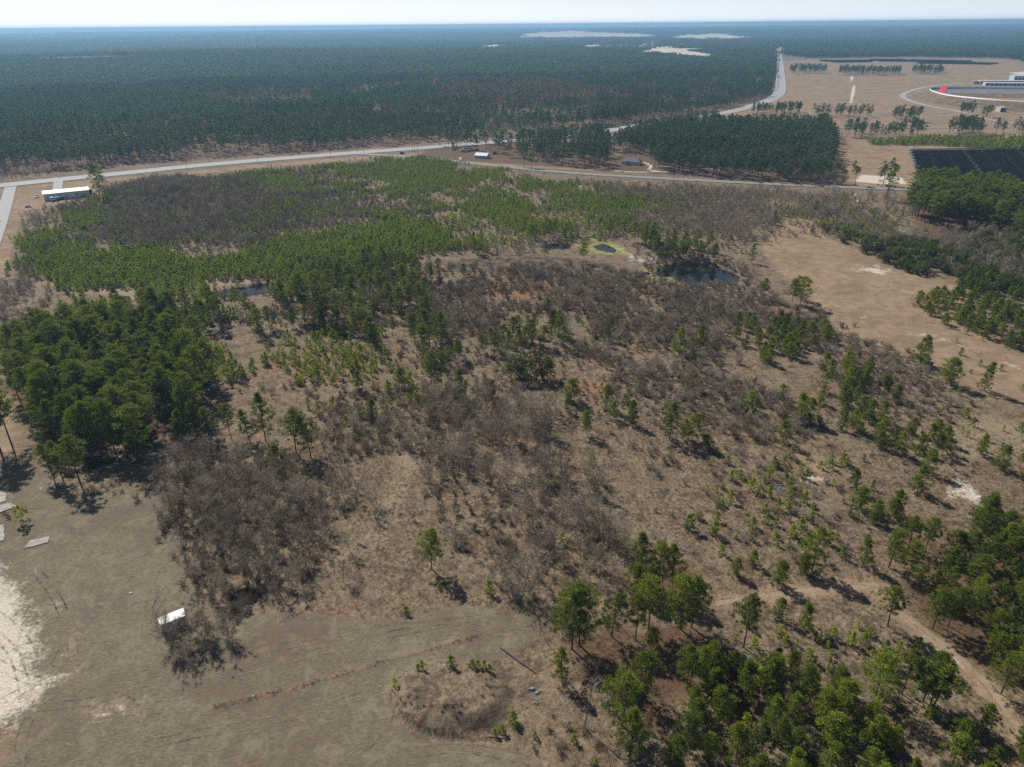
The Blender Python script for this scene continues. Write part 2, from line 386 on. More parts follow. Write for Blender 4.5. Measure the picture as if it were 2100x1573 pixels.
# pale sand
z_sand = np.maximum.reduce([
    S([(-400,1110),(-60,1130),(0,1165),(40,1215),(65,1290),(80,1365),(125,1385),(60,1440),(30,1480),(-20,1510),(-400,1560)], 15)*.9,
    L([(55,1150),(95,1200),(130,1260),(148,1290)], .5, 3)*.62,
    L([(235,1455),(262,1467),(285,1462)], .3, 1.5)*.6, L([(250,1425),(285,1440)], .2, 1.2)*.6, L([(200,1470),(300,1440)], 5, 12)*.36,
    L([(60,960),(70,985),(85,1005)], .4, 2.5)*.7,
    S([(1948,962),(1985,990),(2040,1030),(2015,1048),(1968,1022),(1938,1032)], 9)*.74,
    L([(1862,685),(1905,688),(1950,702),(2010,722),(2060,742),(2140,775)], 1.6, 9)*.66,
    L([(1662,590),(1675,607),(1700,622),(1718,630)], 1.0, 6)*.66, L([(1740,655),(1800,648),(1850,645)], 1.2, 6)*.6,
    S([(1745,550),(1790,540),(1830,550),(1845,562),(1790,565)], 26)*.72, L([(1700,545),(1840,560)], 4, 16)*.45,
    L([(1640,540),(1700,530),(1760,525)], 2, 10)*.4,
    S([(1752,372),(1765,358),(1850,364),(1860,378),(1800,377)], 9)*1.0,
    L([(1750,392),(1760,415),(1785,440),(1820,458),(1865,482)], 1.3, 4)*.7,
    L([(1650,985),(1672,978),(1692,985)], 1.6, 4)*.7,
    L([(1420,505),(1330,520),(1290,535)], 2, 8)*.5,
    L([(1260,503),(1300,528),(1330,538),(1345,528)], 3.5, 9)*.66, L([(1120,511),(1200,516),(1280,528)], 1.5, 6)*.45,
    L([(1747,158),(1750,180),(1747,213)], 2.5, 5)*.95, L([(1612,177),(1750,181),(1870,182)], 2, 5)*.6,
    L([(1690,190),(1685,150)], 2, 6)*.3,
    L([(1395,355),(1355,352),(1330,348),(1335,340),(1322,333)], 1.6, 2.5)*.9, L([(1260,350),(1300,353),(1355,352)], 1.5, 2)*.9,
    L([(1350,341),(1440,345),(1520,350)], 2, 5)*.7, L([(942,328),(945,322)], 1.5, 3)*.7,
    S([(2060,150),(2200,140),(2400,145),(2400,158),(2100,156)], 30)*.8,
    L([(1590,100),(1565,150),(1555,180)], 5, 10)*.42,
    L([(1640,845),(1690,905)], .5, 3)*.2, L([(1450,1238),(1540,1245)], .6, 3)*.55,
    L([(1900,1320),(1950,1350),(1990,1390)], 1.2, 5)*.5,
    L([(940,525),(1010,512)], .5, 2)*.2,
] + [np.clip(soft(pw, *sandwarp(gx, gy), 60)*2.2, 0, 1.3) for pw, _ in SANDPILES])
z_or = np.maximum.reduce([
    S([(950,600),(1000,575),(1090,565),(1160,590),(1180,615),(1060,625)], 18)*.62, S([(1120,790),(1200,775),(1280,795),(1180,812)], 7)*.8,
    S([(-200,1440),(20,1450),(50,1490),(20,1560),(-200,1600)], 14)*.6, L([(60,1440),(110,1400),(150,1380)], 1.5, 6)*.45, L([(180,1460),(320,1480)], 3, 10)*.36, S([(680,1250),(740,1225),(760,1260),(700,1270)], 4)*.6,
    S([(1760,318),(1800,306),(1815,316),(1790,325)], 14)*.4, L([(1100,780),(1330,880),(1450,1000),(1600,1080)], 4, 14)*.42,
    S([(440,740),(600,720),(800,720),(860,800),(640,820),(480,800)], 30)*.42, S([(400,205),(500,212),(640,210),(640,222),(480,228),(410,218)], 35)*.9,
    *[L([(w, v), (w+150, v+14)], .8, 6)*.5 for w, v in ((560,1240),(1900,1000))],
    sum((softline(w, gx, gy, .5, 1.0) for w in WEEDRIDGE), Z0)*.55])
z_lit = np.maximum.reduce([
    S([(1150,1310),(1260,1290),(1430,1280),(1450,1340),(1420,1420),(1350,1500),(1280,1480),(1200,1400)], 9)*.95,
    S([(1420,1330),(1560,1340),(1700,1420),(1820,1440),(1900,1480),(1800,1540),(1500,1520),(1420,1420)], 12)*.62,
    S([(1850,1190),(2000,1120),(2400,1080),(2400,1460),(2050,1410),(1950,1330),(1870,1270)], 10)*.85,
    S([(1780,1120),(1960,1070),(2400,1000),(2400,1100),(1960,1190),(1830,1200)], 9)*.5,
    S([(1270,1140),(1420,1160),(1440,1240),(1290,1250)], 7)*.75,
    S([(860,325),(1260,352),(1260,290),(1000,290),(870,305)], 12)*.72, S([(1240,350),(1500,368),(1700,382),(1740,340),(1700,280),(1300,280)], 12)*.85,
    S([(0,700),(130,650),(400,640),(450,720),(450,840),(420,890),(160,940),(60,900),(0,800)], 10)*.72,
    S([(1850,400),(2400,380),(2400,520),(1880,500)], 12)*.7, S([(180,960),(300,925),(340,975),(220,1000)], 4)*.5,
    S([(1880,255),(1700,250),(1690,300),(1900,285)], 18)*.4,
    S([(-600,366),(0,364),(300,336),(600,314),(860,296),(900,270),(1250,255),(1450,228),(1580,205),(1590,90),(-1500,80)], 14)*.74])
z_tan = np.maximum.reduce([
    S([(1560,510),(1590,470),(1600,440),(1650,440),(1700,490),(1800,530),(1960,580),(2000,600),(1960,650),(2100,730),(2400,860),(2400,900),(1980,790),(1860,740),(1720,680),(1650,610),(1600,560)], 9),
    S([(1604,126),(1690,123),(1850,121),(2060,124),(2400,132),(2400,396),(1860,392),(1700,378),(1722,300),(1712,262),(1480,264),(1400,258),(1450,240),(1560,216),(1612,190)], 14),
    L([(-200,412),(0,392),(130,378),(300,364),(500,343),(740,324),(860,316)], 9, 6), L([(-200,392),(0,370),(300,341),(600,319),(860,298),(1000,286)], 3, 5)*.7,
    S([(60,388),(210,372),(215,402),(190,415),(70,440),(20,460),(30,400)], 5), S([(-150,600),(-10,470),(25,395),(50,392),(35,470),(10,560),(-60,700)], 4),
    S([(880,322),(1050,342),(1240,352),(1240,335),(1060,322),(900,308)], 8)*.8, S([(-10,760),(40,800),(60,880),(-20,960),(-200,900)], 6)*.7,
    L([(1450,1240),(1620,1216),(1790,1200),(1850,1262),(1950,1335),(2020,1400),(2110,1530)], 3.0, 4)*.9,
    L([(780,1130),(850,960),(870,900)], 3, 10)*.45, S([(1560,900),(1700,930),(1800,1000),(1660,1010)], 14)*.6])
z_path = np.maximum.reduce([
    L([(1450,1240),(1620,1216),(1790,1200),(1850,1262),(1950,1335),(2020,1400),(2110,1530)], 1.6, 4)*.75,
    L([(60,1170),(110,1230),(150,1300),(150,1380)], 3, 8)*.5, L([(690,1160),(760,1090),(830,970),(840,890)], 5, 14)*.72,
    L([(1310,960),(1340,1040),(1380,1130)], 3, 9)*.6, S([(110,590),(400,570),(560,552),(600,560),(480,600),(380,640),(300,625)], 14)*.8,
    S([(1150,372),(1300,385),(1290,400),(1160,392)], 16)*.6, S([(700,395),(820,390),(960,420),(880,470),(760,440)], 25)*.45,
    S([(1300,880),(1460,900),(1620,960),(1560,1000),(1400,960)], 20)*.42, S([(1800,880),(2000,830),(2300,900),(2200,980),(1900,960)], 20)*.55,
    S([(1380,740),(1480,790),(1420,820),(1340,790)], 10)*.45, S([(-300,880),(40,860),(60,930),(-300,980)], 8)*.5,
    S([(200,520),(0,600),(-60,700),(60,640)], 8)*.5, L([(1180,1600),(1400,1620)], 5, 10)*.3])
z_alg = np.maximum.reduce([S([(1172,503),(1222,484),(1285,506),(1296,526),(1200,521)], 7)*.72, S([(1300,545),(1345,540),(1400,548),(1440,560),(1420,590),(1340,590),(1310,575)], 6)*.5,
    S([(220,1330),(180,1360),(150,1360),(190,1330)], 3)*.35, S([(640,1410),(760,1390),(740,1425),(660,1435)], 3)*.35])
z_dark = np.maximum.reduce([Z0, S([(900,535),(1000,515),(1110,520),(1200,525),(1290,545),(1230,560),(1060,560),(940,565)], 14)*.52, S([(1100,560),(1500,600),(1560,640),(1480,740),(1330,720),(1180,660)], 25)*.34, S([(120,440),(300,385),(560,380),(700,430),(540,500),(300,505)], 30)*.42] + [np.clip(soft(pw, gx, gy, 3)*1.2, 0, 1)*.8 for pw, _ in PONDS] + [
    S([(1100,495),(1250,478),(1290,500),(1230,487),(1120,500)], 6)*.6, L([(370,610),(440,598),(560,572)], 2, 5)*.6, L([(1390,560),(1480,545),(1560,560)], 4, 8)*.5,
    S([(845,1455),(900,1462),(960,1465),(965,1485),(890,1488)], 2)*.45, L([(48,390),(40,435),(10,520),(-20,600)], .8, 2)*.5,  # first area: shade on the mound's front face, painted into the ground colour
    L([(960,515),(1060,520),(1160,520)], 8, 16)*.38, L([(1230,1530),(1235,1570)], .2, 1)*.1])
# worn wheel tracks in the mown field, as bare streaks
def wheel(px, k):
    a = WP(px); d = segdist(a, gx, gy, False); return np.where((d > .5) & (d < 1.5), k, 0)
m_mown = S([(0,0),(0,0),(0,0)], 1)*0 + soft(MOWN, gx, gy, 5)
def cattr(name, chans):
    a = gme.color_attributes.new(name, 'FLOAT_COLOR', 'POINT')
    a.data.foreach_set('color', np.stack([np.clip(c_, 0, 1) for c_ in chans], -1).astype(np.float32).ravel())
cattr('zone_a', (z_sand, z_or, z_lit, m_mown)); cattr('zone_b', (z_tan, z_alg, z_path, z_dark))
ground = tag(obj('ground', gme), 'dry winter ground of straw grass, sand and pine litter reaching the horizon', None, None, 'structure')

# ------------------------------------------------------------------ roads, water: sheets
def resample(a, step):
    out = [a[0]]
    for p_, q_ in zip(a[:-1], a[1:]):
        n = max(1, int(np.hypot(*(q_-p_))/step))
        for k in range(1, n+1): out.append(p_+(q_-p_)*k/n)
    return np.array(out)
def smoothline(a, it=3):
    for _ in range(it):
        b = [a[0]]
        for p_, q_ in zip(a[:-1], a[1:]): b += [p_*.75+q_*.25, p_*.25+q_*.75]
        b.append(a[-1]); a = np.array(b)
    return a
def ribbon(name, px, width, mat, z, label, world=None, kind='structure', smooth=3, parent=None, w2=None, off=0.0):
    a = smoothline(WP(px) if world is None else world, smooth); a = resample(a, 12)
    d = np.gradient(a, axis=0); d /= np.linalg.norm(d, axis=1)[:, None]+1e-9
    nrm = np.stack([-d[:, 1], d[:, 0]], -1)
    W = np.linspace(width, w2 or width, len(a))[:, None]/2
    a = a+nrm*off
    Lf, Rt = a+nrm*W, a-nrm*W
    V = []; T = []; n = len(a)
    zl, zr, zc = zf(Lf[:, 0], Lf[:, 1]), zf(Rt[:, 0], Rt[:, 1]), zf(a[:, 0], a[:, 1])
    zz = np.maximum.reduce([zl, zr, zc])+z
    for k in range(n):
        V += [(Lf[k, 0], Lf[k, 1], zz[k]-.04), (a[k, 0], a[k, 1], zz[k]), (Rt[k, 0], Rt[k, 1], zz[k]-.04)]
    for k in range(n-1):
        b = 3*k
        for o_ in (0, 1): T += [(b+o_, b+o_+1, b+o_+3), (b+o_+1, b+o_+4, b+o_+3)]
    o = obj(name, make_mesh(name, V, T, [mat]), parent)
    if label: tag(o, label, None, None, kind)
    return o
M_ROAD = simple('old_asphalt', (.36, .36, .37), .85, 0, .25, .08)
M_ROAD2 = simple('grey_asphalt', (.235, .235, .245), .85, 0, .3, .1)
M_CONC = simple('concrete', (.36, .34, .31), .9, 0, .6, .25)
M_PAINT = simple('road_paint', (.72, .72, .70), .7, 0, 2, .1)
M_YPAINT = simple('yellow_paint', (.60, .44, .12), .7, 0, 2, .1)
HW = [(-260,408),(0,381),(130,367.5),(260,355),(380,342),(530,329),(640,320.5),(740,312.5),(860,304),(950,297),(1030,290.5),(1120,283),(1200,275),(1262,266),(1310,257),(1370,249),(1440,240),(1510,227),(1556,214),(1585,203),(1600,190),(1601,170),(1600,150),(1598,120),(1597,97)]
ribbon('highway', HW, 19, M_ROAD, .30, 'wide pale grey highway curving past the pine forest')
for off, nm in ((8.2, 'edge_line'), (-8.2, 'edge_line')):
    ribbon(nm, HW, .35, M_PAINT, .37, 'thin white edge line along the pale highway', off=off)
RD2 = [(735,316),(800,319.5),(880,325),(950,333),(1060,345.5),(1150,354),(1300,363.5),(1500,374),(1700,383.5),(1850,389),(2000,394),(2300,402)]
ribbon('side_road', RD2, 8.5, M_ROAD2, .36, 'narrow grey road along the front of the pine block and houses')
for off in (.22, -.22): ribbon('centre_line', RD2, .16, M_YPAINT, .43, 'yellow centre line on the narrow grey road', off=off)
ribbon('side_street', [(22,384),(16,405),(6,440),(-14,500),(-50,580),(-120,700)], 8, M_ROAD, .34, 'pale side street leaving the highway at the left edge')
ribbon('driveway', [(120,372),(119,380),(118,392)], 6.5, M_ROAD, .38, 'short paved driveway between highway and the white metal building')
ribbon('field_road', [(1700,262),(1800,262.5),(1900,263.5),(2000,262),(2100,261),(2300,260)], 9, M_ROAD2, .3, 'grey road crossing the tan field behind the pine block')
ribbon('speedway_road', [(2020,170),(1960,172),(1900,178),(1872,185),(1850,193),(1853,202),(1880,212),(1920,221),(1965,228),(2010,240),(2050,250),(2120,258)], 9, M_ROAD, .3, 'pale access road curving round the speedway bank')
ribbon('field_path', [(1480,262),(1560,250),(1660,240),(1760,232),(1880,238),(1965,229)], 4, M_ROAD2, .25, 'narrow lane across the tan field from highway to speedway')
ribbon('paddock_road', [(1880,156),(1960,156),(2100,158),(2300,160)], 12, M_ROAD, .3, 'grey paved strip beyond the speedway in the far field')
ribbon('solar_lane', [(1867,298),(1872,312),(1878,340)], 4, M_ROAD2, .25, 'thin grey lane beside the left end of the near solar field')

M_RUT, nt, out = newmat('wheel_track_soil')
geo = N(nt, 'ShaderNodeNewGeometry')
p = N(nt, 'ShaderNodeBsdfPrincipled'); p.inputs['Roughness'].default_value = .95; p.inputs['Specular IOR Level'].default_value = .1
nt.links.new(mixc(nt, ramp(nt, noise(nt, geo.outputs['Position'], .15, 3), .4, .6), (.12, .09, .065), (.36, .29, .21)), p.inputs['Base Color'])
tr_ = N(nt, 'ShaderNodeBsdfTransparent'); mx = N(nt, 'ShaderNodeMixShader')
nt.links.new(math_(nt, 'MULTIPLY', ramp(nt, noise(nt, geo.outputs['Position'], .7, 5, .7), .40, .66), .6), mx.inputs[0])
nt.links.new(tr_.outputs[0], mx.inputs[1]); nt.links.new(p.outputs[0], mx.inputs[2]); nt.links.new(mx.outputs[0], out.inputs[0])
def rut(px, gauge=1.7, w=.32, pair=True):
    a = resample(smoothline(WP(px), 3), 1.0); d = np.gradient(a, axis=0); d /= np.linalg.norm(d, axis=1)[:, None]+1e-9; n_ = np.stack([-d[:, 1], d[:, 0]], -1)
    V = []; T = []
    for sd in ((-1, 1) if pair else (0,)):
        b = len(V)
        for k in range(len(a)):
            for e_ in (-w/2, w/2):
                q_ = a[k]+n_[k]*(sd*gauge/2+e_); V.append((q_[0], q_[1], 0.0))
        for k in range(len(a)-1): T += [(b+2*k, b+2*k+1, b+2*k+2), (b+2*k+1, b+2*k+3, b+2*k+2)]
    V = np.array(V); V[:, 2] = zf(V[:, 0], V[:, 1])+.07
    tag(obj('wheel_track', make_mesh('wheel_track', V, T, [M_RUT])), 'faint worn wheel track on the dry ground', None, None, 'structure')
for px in ([(40,1140),(90,1190),(130,1250),(148,1300),(150,1370)], [(60,1155),(115,1215),(140,1290)], [(-20,1350),(60,1400),(120,1390)], [(0,1440),(60,1410),(110,1370),(130,1330)], [(40,1573),(45,1500),(80,1440),(135,1400)],
           [(255,1540),(420,1500),(560,1480),(700,1440),(900,1380)], [(700,1573),(740,1540),(770,1510),(778,1490)], [(640,1573),(700,1560),(745,1530)], [(330,1170),(300,1260),(300,1340)], [(420,1140),(360,1180),(310,1260)],
           [(830,1545),(950,1530),(1090,1560)], [(480,1380),(640,1340),(800,1300),(960,1270)], [(560,1330),(720,1300),(880,1275),(1060,1262)], [(0,1470),(80,1450),(200,1440),(300,1400)],
           [(1450,1240),(1620,1214),(1795,1198),(1855,1260),(1955,1334),(2025,1402),(2110,1530)], [(1130,1292),(1060,1300),(960,1285)], [(1310,950),(1345,1050),(1385,1140)], [(690,1170),(760,1095),(825,985),(842,890)],
           [(1740,655),(1800,648),(1860,650),(1905,640)], [(1662,588),(1680,612),(1720,640),(1800,650)], [(1862,684),(1950,702),(2060,745),(2160,785)], [(1750,392),(1785,440),(1865,484),(1960,520)],
           [(1590,570),(1640,545),(1760,530),(1860,560)], [(1420,520),(1340,540),(1230,530)]):
    rut(px)
for px in ([(-10,1290),(40,1330),(60,1400)], [(-10,1310),(25,1350),(40,1420)], [(-20,1240),(50,1290),(80,1350)], [(230,1455),(262,1468),(290,1462)], [(248,1422),(285,1440)], [(20,1470),(120,1425)], [(-10,1500),(60,1470)]): rut(px, w=.45, pair=False)
M_WATER, nt, out = newmat('pond_water')
p = N(nt, 'ShaderNodeBsdfPrincipled'); p.inputs['Roughness'].default_value = .04; p.inputs['IOR'].default_value = 1.33
p.inputs['Specular IOR Level'].default_value = .8
geo = N(nt, 'ShaderNodeNewGeometry')
c = mixc(nt, ramp(nt, noise(nt, geo.outputs['Position'], .09, 4, .6), .45, .62), (.004, .006, .006), (.026, .018, .007))
nt.links.new(c, p.inputs['Base Color'])
bmp = N(nt, 'ShaderNodeBump', i0=.12); nt.links.new(noise(nt, geo.outputs['Position'], 1.6, 3), bmp.inputs['Height'])
nt.links.new(bmp.outputs[0], p.inputs['Normal']); nt.links.new(p.outputs[0], out.inputs[0])
def water(pw, name, label, z):
    a = smoothline(np.vstack([pw, pw[:1]]), 2)[:-1]; c0 = a.mean(0)
    g = (a-c0)*1.16+c0
    V = [(c0[0], c0[1], z)] + [(x_, y_, z) for x_, y_ in g]
    n = len(g); T = [(0, 1+k, 1+(k+1) % n) for k in range(n)]
    me = make_mesh(name, V, T, [M_WATER])
    tag(obj(name, me), label, None, None, 'structure')
for (pw, dz), lb in zip(PONDS, ('shallow brown pond reflecting sky right of the pine clump', 'small pale blue puddle ringed by green algae',
        'dark blue pool in the shade of the north bank', 'long dark pond behind the pines left of centre', 'narrow bright strip of water below the long dark pond',
        'black pool at the foot of the leafless thicket near the white shed', 'shaded pool at the foot of the dense pine stand', 'tiny puddle in yellow algae left of the brown pond')):
    cx_, cy_ = pw.mean(0)
    zs = zat(cx_, cy_)
    water(pw, 'pond', lb, zs+dz*.6+.12)

# ------------------------------------------------------------------ plant templates (geometry arrays)
def rot_frame(d):
    d = d/np.linalg.norm(d, axis=-1, keepdims=True)
    a = np.cross(d, np.array([0, 0, 1.0])+np.zeros_like(d)); a /= np.linalg.norm(a, axis=-1, keepdims=True)+1e-6
    return d, a, np.cross(a, d)
def tris(rng, C, Dr, length, width):
    """slim triangles at C pointing along Dr"""
    n = len(C); d, a, b = rot_frame(Dr+1e-4)
    t = rng.uniform(0, 2*math.pi, n)[:, None]; s = a*np.cos(t)+b*np.sin(t)
    L_, W_ = (np.asarray(length)+np.zeros(n))[:, None], (np.asarray(width)+np.zeros(n))[:, None]
    V = np.stack([C-d*L_*.5-s*W_*.5, C-d*L_*.5+s*W_*.5, C+d*L_*.5], 1).reshape(-1, 3)
    return V, np.arange(3*n).reshape(-1, 3)
def tube_arr(pts, rads, n=5):
    pts = np.array(pts, float); V = []; T = []
    for k, (p_, r_) in enumerate(zip(pts, rads)):
        d = pts[min(k+1, len(pts)-1)]-pts[max(k-1, 0)]; d = d/np.linalg.norm(d)
        a = np.cross(d, [.3, .9, .1]); a /= np.linalg.norm(a); b = np.cross(d, a)
        for i_ in range(n):
            t = 2*math.pi*i_/n; V.append(p_+(a*math.cos(t)+b*math.sin(t))*r_)
    for k in range(len(pts)-1):
        for i_ in range(n):
            j_ = (i_+1) % n; q0, q1, q2, q3 = k*n+i_, k*n+j_, (k+1)*n+j_, (k+1)*n+i_
            T += [(q0, q1, q2), (q0, q2, q3)]
    return np.array(V), np.array(T)
class Arr:
    def __init__(s): s.V = []; s.T = []; s.tone = []; s.n = 0
    def add(s, V, T, tone=.5):
        s.V.append(V); s.T.append(T+s.n); s.n += len(V); s.tone.append(np.zeros(len(T))+tone)
    def get(s): return np.vstack(s.V), np.vstack(s.T), np.concatenate(s.tone)
def pine(seed, h=10, base=.4, cr=2.6, ncl=110, per=34, leaf=(.42, .15), tone=.35, cone=.5, limbs=True, seg=6, clr=(.42, .74), lean=.03):
    rng = np.random.default_rng(seed)
    tr, cw = Arr(), Arr()
    bend = rng.normal(0, lean*h, 2)
    def axis(z): t = z/h; return np.stack([bend[0]*t*t, bend[1]*t*t, z], -1)
    zs = np.linspace(-.3, h*.97, 8)
    V, T = tube_arr([axis(np.array(z)) for z in zs], [max(.015, h*.0135*(1-.9*max(0, z)/h)) for z in zs], seg); tr.add(V, T)
    zc = rng.uniform(base, 1, ncl)**.9*1.0; zc = base+(zc-zc.min())/(zc.max()-zc.min()+1e-6)*(1-base)
    t = (zc-base)/(1-base)
    prof = (1-cone)*np.sin(np.pi*np.clip(.16+.80*t, 0, 1))**.7 + cone*(1-t)**.8
    ang = rng.uniform(0, 2*math.pi, ncl)
    lob = 1+.30*np.sin(ang*2+rng.uniform(0, 6)+t*3)+.30*np.sin(ang*3+t*9+rng.uniform(0, 6))
    rad = cr*prof*lob*np.sqrt(rng.uniform(.08, 1.0, ncl))
    ax = axis(zc*h); cen = ax+np.stack([np.cos(ang)*rad, np.sin(ang)*rad, rad*.12+rng.normal(0, .12, ncl)], -1)
    if limbs:
        for k in range(0, ncl, 2):
            p0 = axis(np.array(max(base*h*.9, zc[k]*h-rad[k]*.45)))
            V, T = tube_arr([p0, (p0+cen[k])/2+[0, 0, .1], cen[k]], [h*.0038, h*.0028, .01], 3); tr.add(V, T)
    crr = rng.uniform(*clr, ncl)*(cr/2.6)**.5
    idx = np.repeat(np.arange(ncl), per)
    off = rng.normal(0, 1, (len(idx), 3)); off /= np.linalg.norm(off, axis=1)[:, None]; rr_ = rng.uniform(.25, 1, len(idx))**.6
    C = cen[idx]+off*(rr_*crr[idx])[:, None]*[1, 1, .6]
    D = off*.9+[0, 0, .45]+rng.normal(0, .45, C.shape)
    V, T = tris(rng, C, D, rng.uniform(.7, 1.3, len(C))*leaf[0], leaf[1])
    ct = rng.normal(0, .10, ncl)
    tn = tone+ct[idx]+.34*(rr_-.65)+rng.normal(0, .09, len(C))+.2*(t[idx]-.5)  # outer and upper needles paler: sunlit tips painted into the tone
    cw.add(V, T, np.clip(tn, 0, 1))
    return tr.get(), cw.get()
def bare(seed, h=8, nst=1, spread=.5, n1=12, n2=7, n3=8, tw=.024, tone=.45, base=.2, twl=.75):
    rng = np.random.default_rng(seed); tr, cw = Arr(), Arr()
    def seg(arr, p0, p1, r0, r1, n=3, tn=.3):
        V, T = tube_arr([p0, p1], [r0, r1], n); arr.add(V, T, tn)
    TC, TD, TL = [], [], []
    for s in range(nst):
        a0 = rng.uniform(0, 6.28); sp = spread*(.25 if nst == 1 else 1)*rng.uniform(.3, 1.1)
        d0 = np.array([math.cos(a0)*sp, math.sin(a0)*sp, 1.0]); d0 /= np.linalg.norm(d0)
        hh = h*(1 if nst == 1 else rng.uniform(.6, 1)); p0 = np.array([math.cos(a0), math.sin(a0), 0])*(.0 if nst == 1 else .25)
        p0[2] = -.15
        top = p0+d0*hh*.92; r0 = hh*(.012 if nst == 1 else .006)
        mid = (p0+top)/2+rng.normal(0, .03*hh, 3)
        V, T = tube_arr([p0, mid, top], [r0, r0*.6, r0*.12], 5 if nst == 1 else 3); tr.add(V, T, .25)
        for k in range(n1):
            t = base+(1-base)*((k+rng.uniform(0, 1))/n1); q = p0*(1-t)+top*t + (mid-(p0+top)/2)*4*t*(1-t)*.9
            a = rng.uniform(0, 6.28); up = rng.uniform(.6, 1.5)
            d = np.array([math.cos(a), math.sin(a), up]); d /= np.linalg.norm(d)
            l1 = hh*(.42 if nst == 1 else .3)*(1-.62*t)*rng.uniform(.7, 1.2)*(.6+.4*spread*2)
            e = q+d*l1; seg(tr, q, e, r0*.38*(1-.5*t)+.006, .008, 3)
            for m in range(n2):
                u_ = rng.uniform(.2, 1); q2 = q+d*l1*u_; d2 = d+rng.normal(0, .55, 3)+[0, 0, .25]; d2 /= np.linalg.norm(d2)
                l2 = l1*.5*rng.uniform(.6, 1.2)*(1.2-.5*u_); e2 = q2+d2*l2
                TC.append((q2+e2)/2); TD.append(d2); TL.append((l2, tw*1.5))
                for w in range(n3):
                    u2 = rng.uniform(.1, 1); q3 = q2+d2*l2*u2; d3 = d2+rng.normal(0, .6, 3)+[0, 0, .2]; d3 /= np.linalg.norm(d3)
                    l3 = twl*rng.uniform(.5, 1.3); TC.append(q3+d3*l3*.5); TD.append(d3); TL.append((l3, tw))
    TC, TD, TL = np.array(TC), np.array(TD), np.array(TL)
    V, T = tris(rng, TC, TD, TL[:, 0], TL[:, 1]); cw.add(V, T, np.clip(tone+rng.normal(0, .15, len(T)), 0, 1))
    return tr.get(), cw.get()
def bushy(seed, h=5, r=3, ncl=70, per=36, tone=.3, leaf=(.28, .2)):
    rng = np.random.default_rng(seed); tr, cw = Arr(), Arr()
    for k in range(4):
        a = rng.uniform(0, 6.28); e = np.array([math.cos(a)*r*.4, math.sin(a)*r*.4, h*.6])
        V, T = tube_arr([[0, 0, -.2], e*.5+[0, 0, .3], e], [h*.02, h*.013, .02], 4); tr.add(V, T, .3)
    d = rng.normal(0, 1, (ncl, 3)); d /= np.linalg.norm(d, axis=1)[:, None]; d[:, 2] = d[:, 2]*.95+.05
    lob = 1+.25*np.sin(np.arctan2(d[:, 1], d[:, 0])*3+rng.uniform(0, 6))
    cen = d*[r*.8, r*.8, h*.42]*lob[:, None]*rng.uniform(.7, 1, ncl)[:, None]+[0, 0, h*.48]
    idx = np.repeat(np.arange(ncl), per); off = rng.normal(0, 1, (len(idx), 3)); off /= np.linalg.norm(off, axis=1)[:, None]
    q_ = rng.uniform(.3, 1, len(idx))**.5; C = cen[idx]+off*(q_*rng.uniform(.5, .9, ncl)[idx])[:, None]*(r/3)
    V, T = tris(rng, C, off+rng.normal(0, .6, C.shape), leaf[0]*rng.uniform(.7, 1.4, len(C)), leaf[1])
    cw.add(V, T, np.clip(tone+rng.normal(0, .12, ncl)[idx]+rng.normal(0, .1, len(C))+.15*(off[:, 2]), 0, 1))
    return tr.get(), cw.get()
def patch(seed, size=52, ntree=34, h=15, dead=False, bareshare=.0):
    rng = np.random.default_rng(seed); cw = Arr()
    for k in range(ntree):
        x_, y_ = rng.uniform(-size/2, size/2, 2); hh = h*rng.uniform(.75, 1.15); r_ = rng.uniform(2.2, 3.6)
        n = 34; off = rng.normal(0, 1, (n, 3)); off /= np.linalg.norm(off, axis=1)[:, None]
        C = np.array([x_, y_, hh*.72])+off*[r_, r_, hh*.28]*rng.uniform(.5, 1, n)[:, None]
        V, T = tris(rng, C, rng.normal(0, 1, (n, 3)), 2.6, 1.7); cw.add(V, T, np.clip(rng.normal(.4, .16)+rng.normal(0, .12, n)+off[:, 2]*.15, 0, 1))
        V, T = tube_arr([[x_, y_, -3], [x_, y_, hh*.6]], [.35, .2], 3); cw.add(V, T, .1)
    return None, cw.get()

TPL = {}
def reg(kind, variants, matT, matC, tname='trunk', cname='crown'):
    lst = []; coll = bpy.data.collections.new('source_'+kind)
    for k, (tr, cw) in enumerate(variants):
        mt = make_mesh(tname, tr[0], tr[1], [matT], tone=tr[2]) if tr else None
        mc = make_mesh(cname, cw[0], cw[1], [matC], tone=cw[2])
        if tr:
            Vj = np.vstack([tr[0], cw[0]]); Tj = np.vstack([tr[1], cw[1]+len(tr[0])])
            mj = make_mesh(kind, Vj, Tj, [matT, matC], np.r_[np.zeros(len(tr[1])), np.ones(len(cw[1]))], np.r_[tr[2], cw[2]])
        else: mj = mc
        o = bpy.data.objects.new('%s_source_%02d' % (kind, k), mj); coll.objects.link(o)
        lst.append((mt, mc))
    TPL[kind] = (lst, coll, tname, cname)
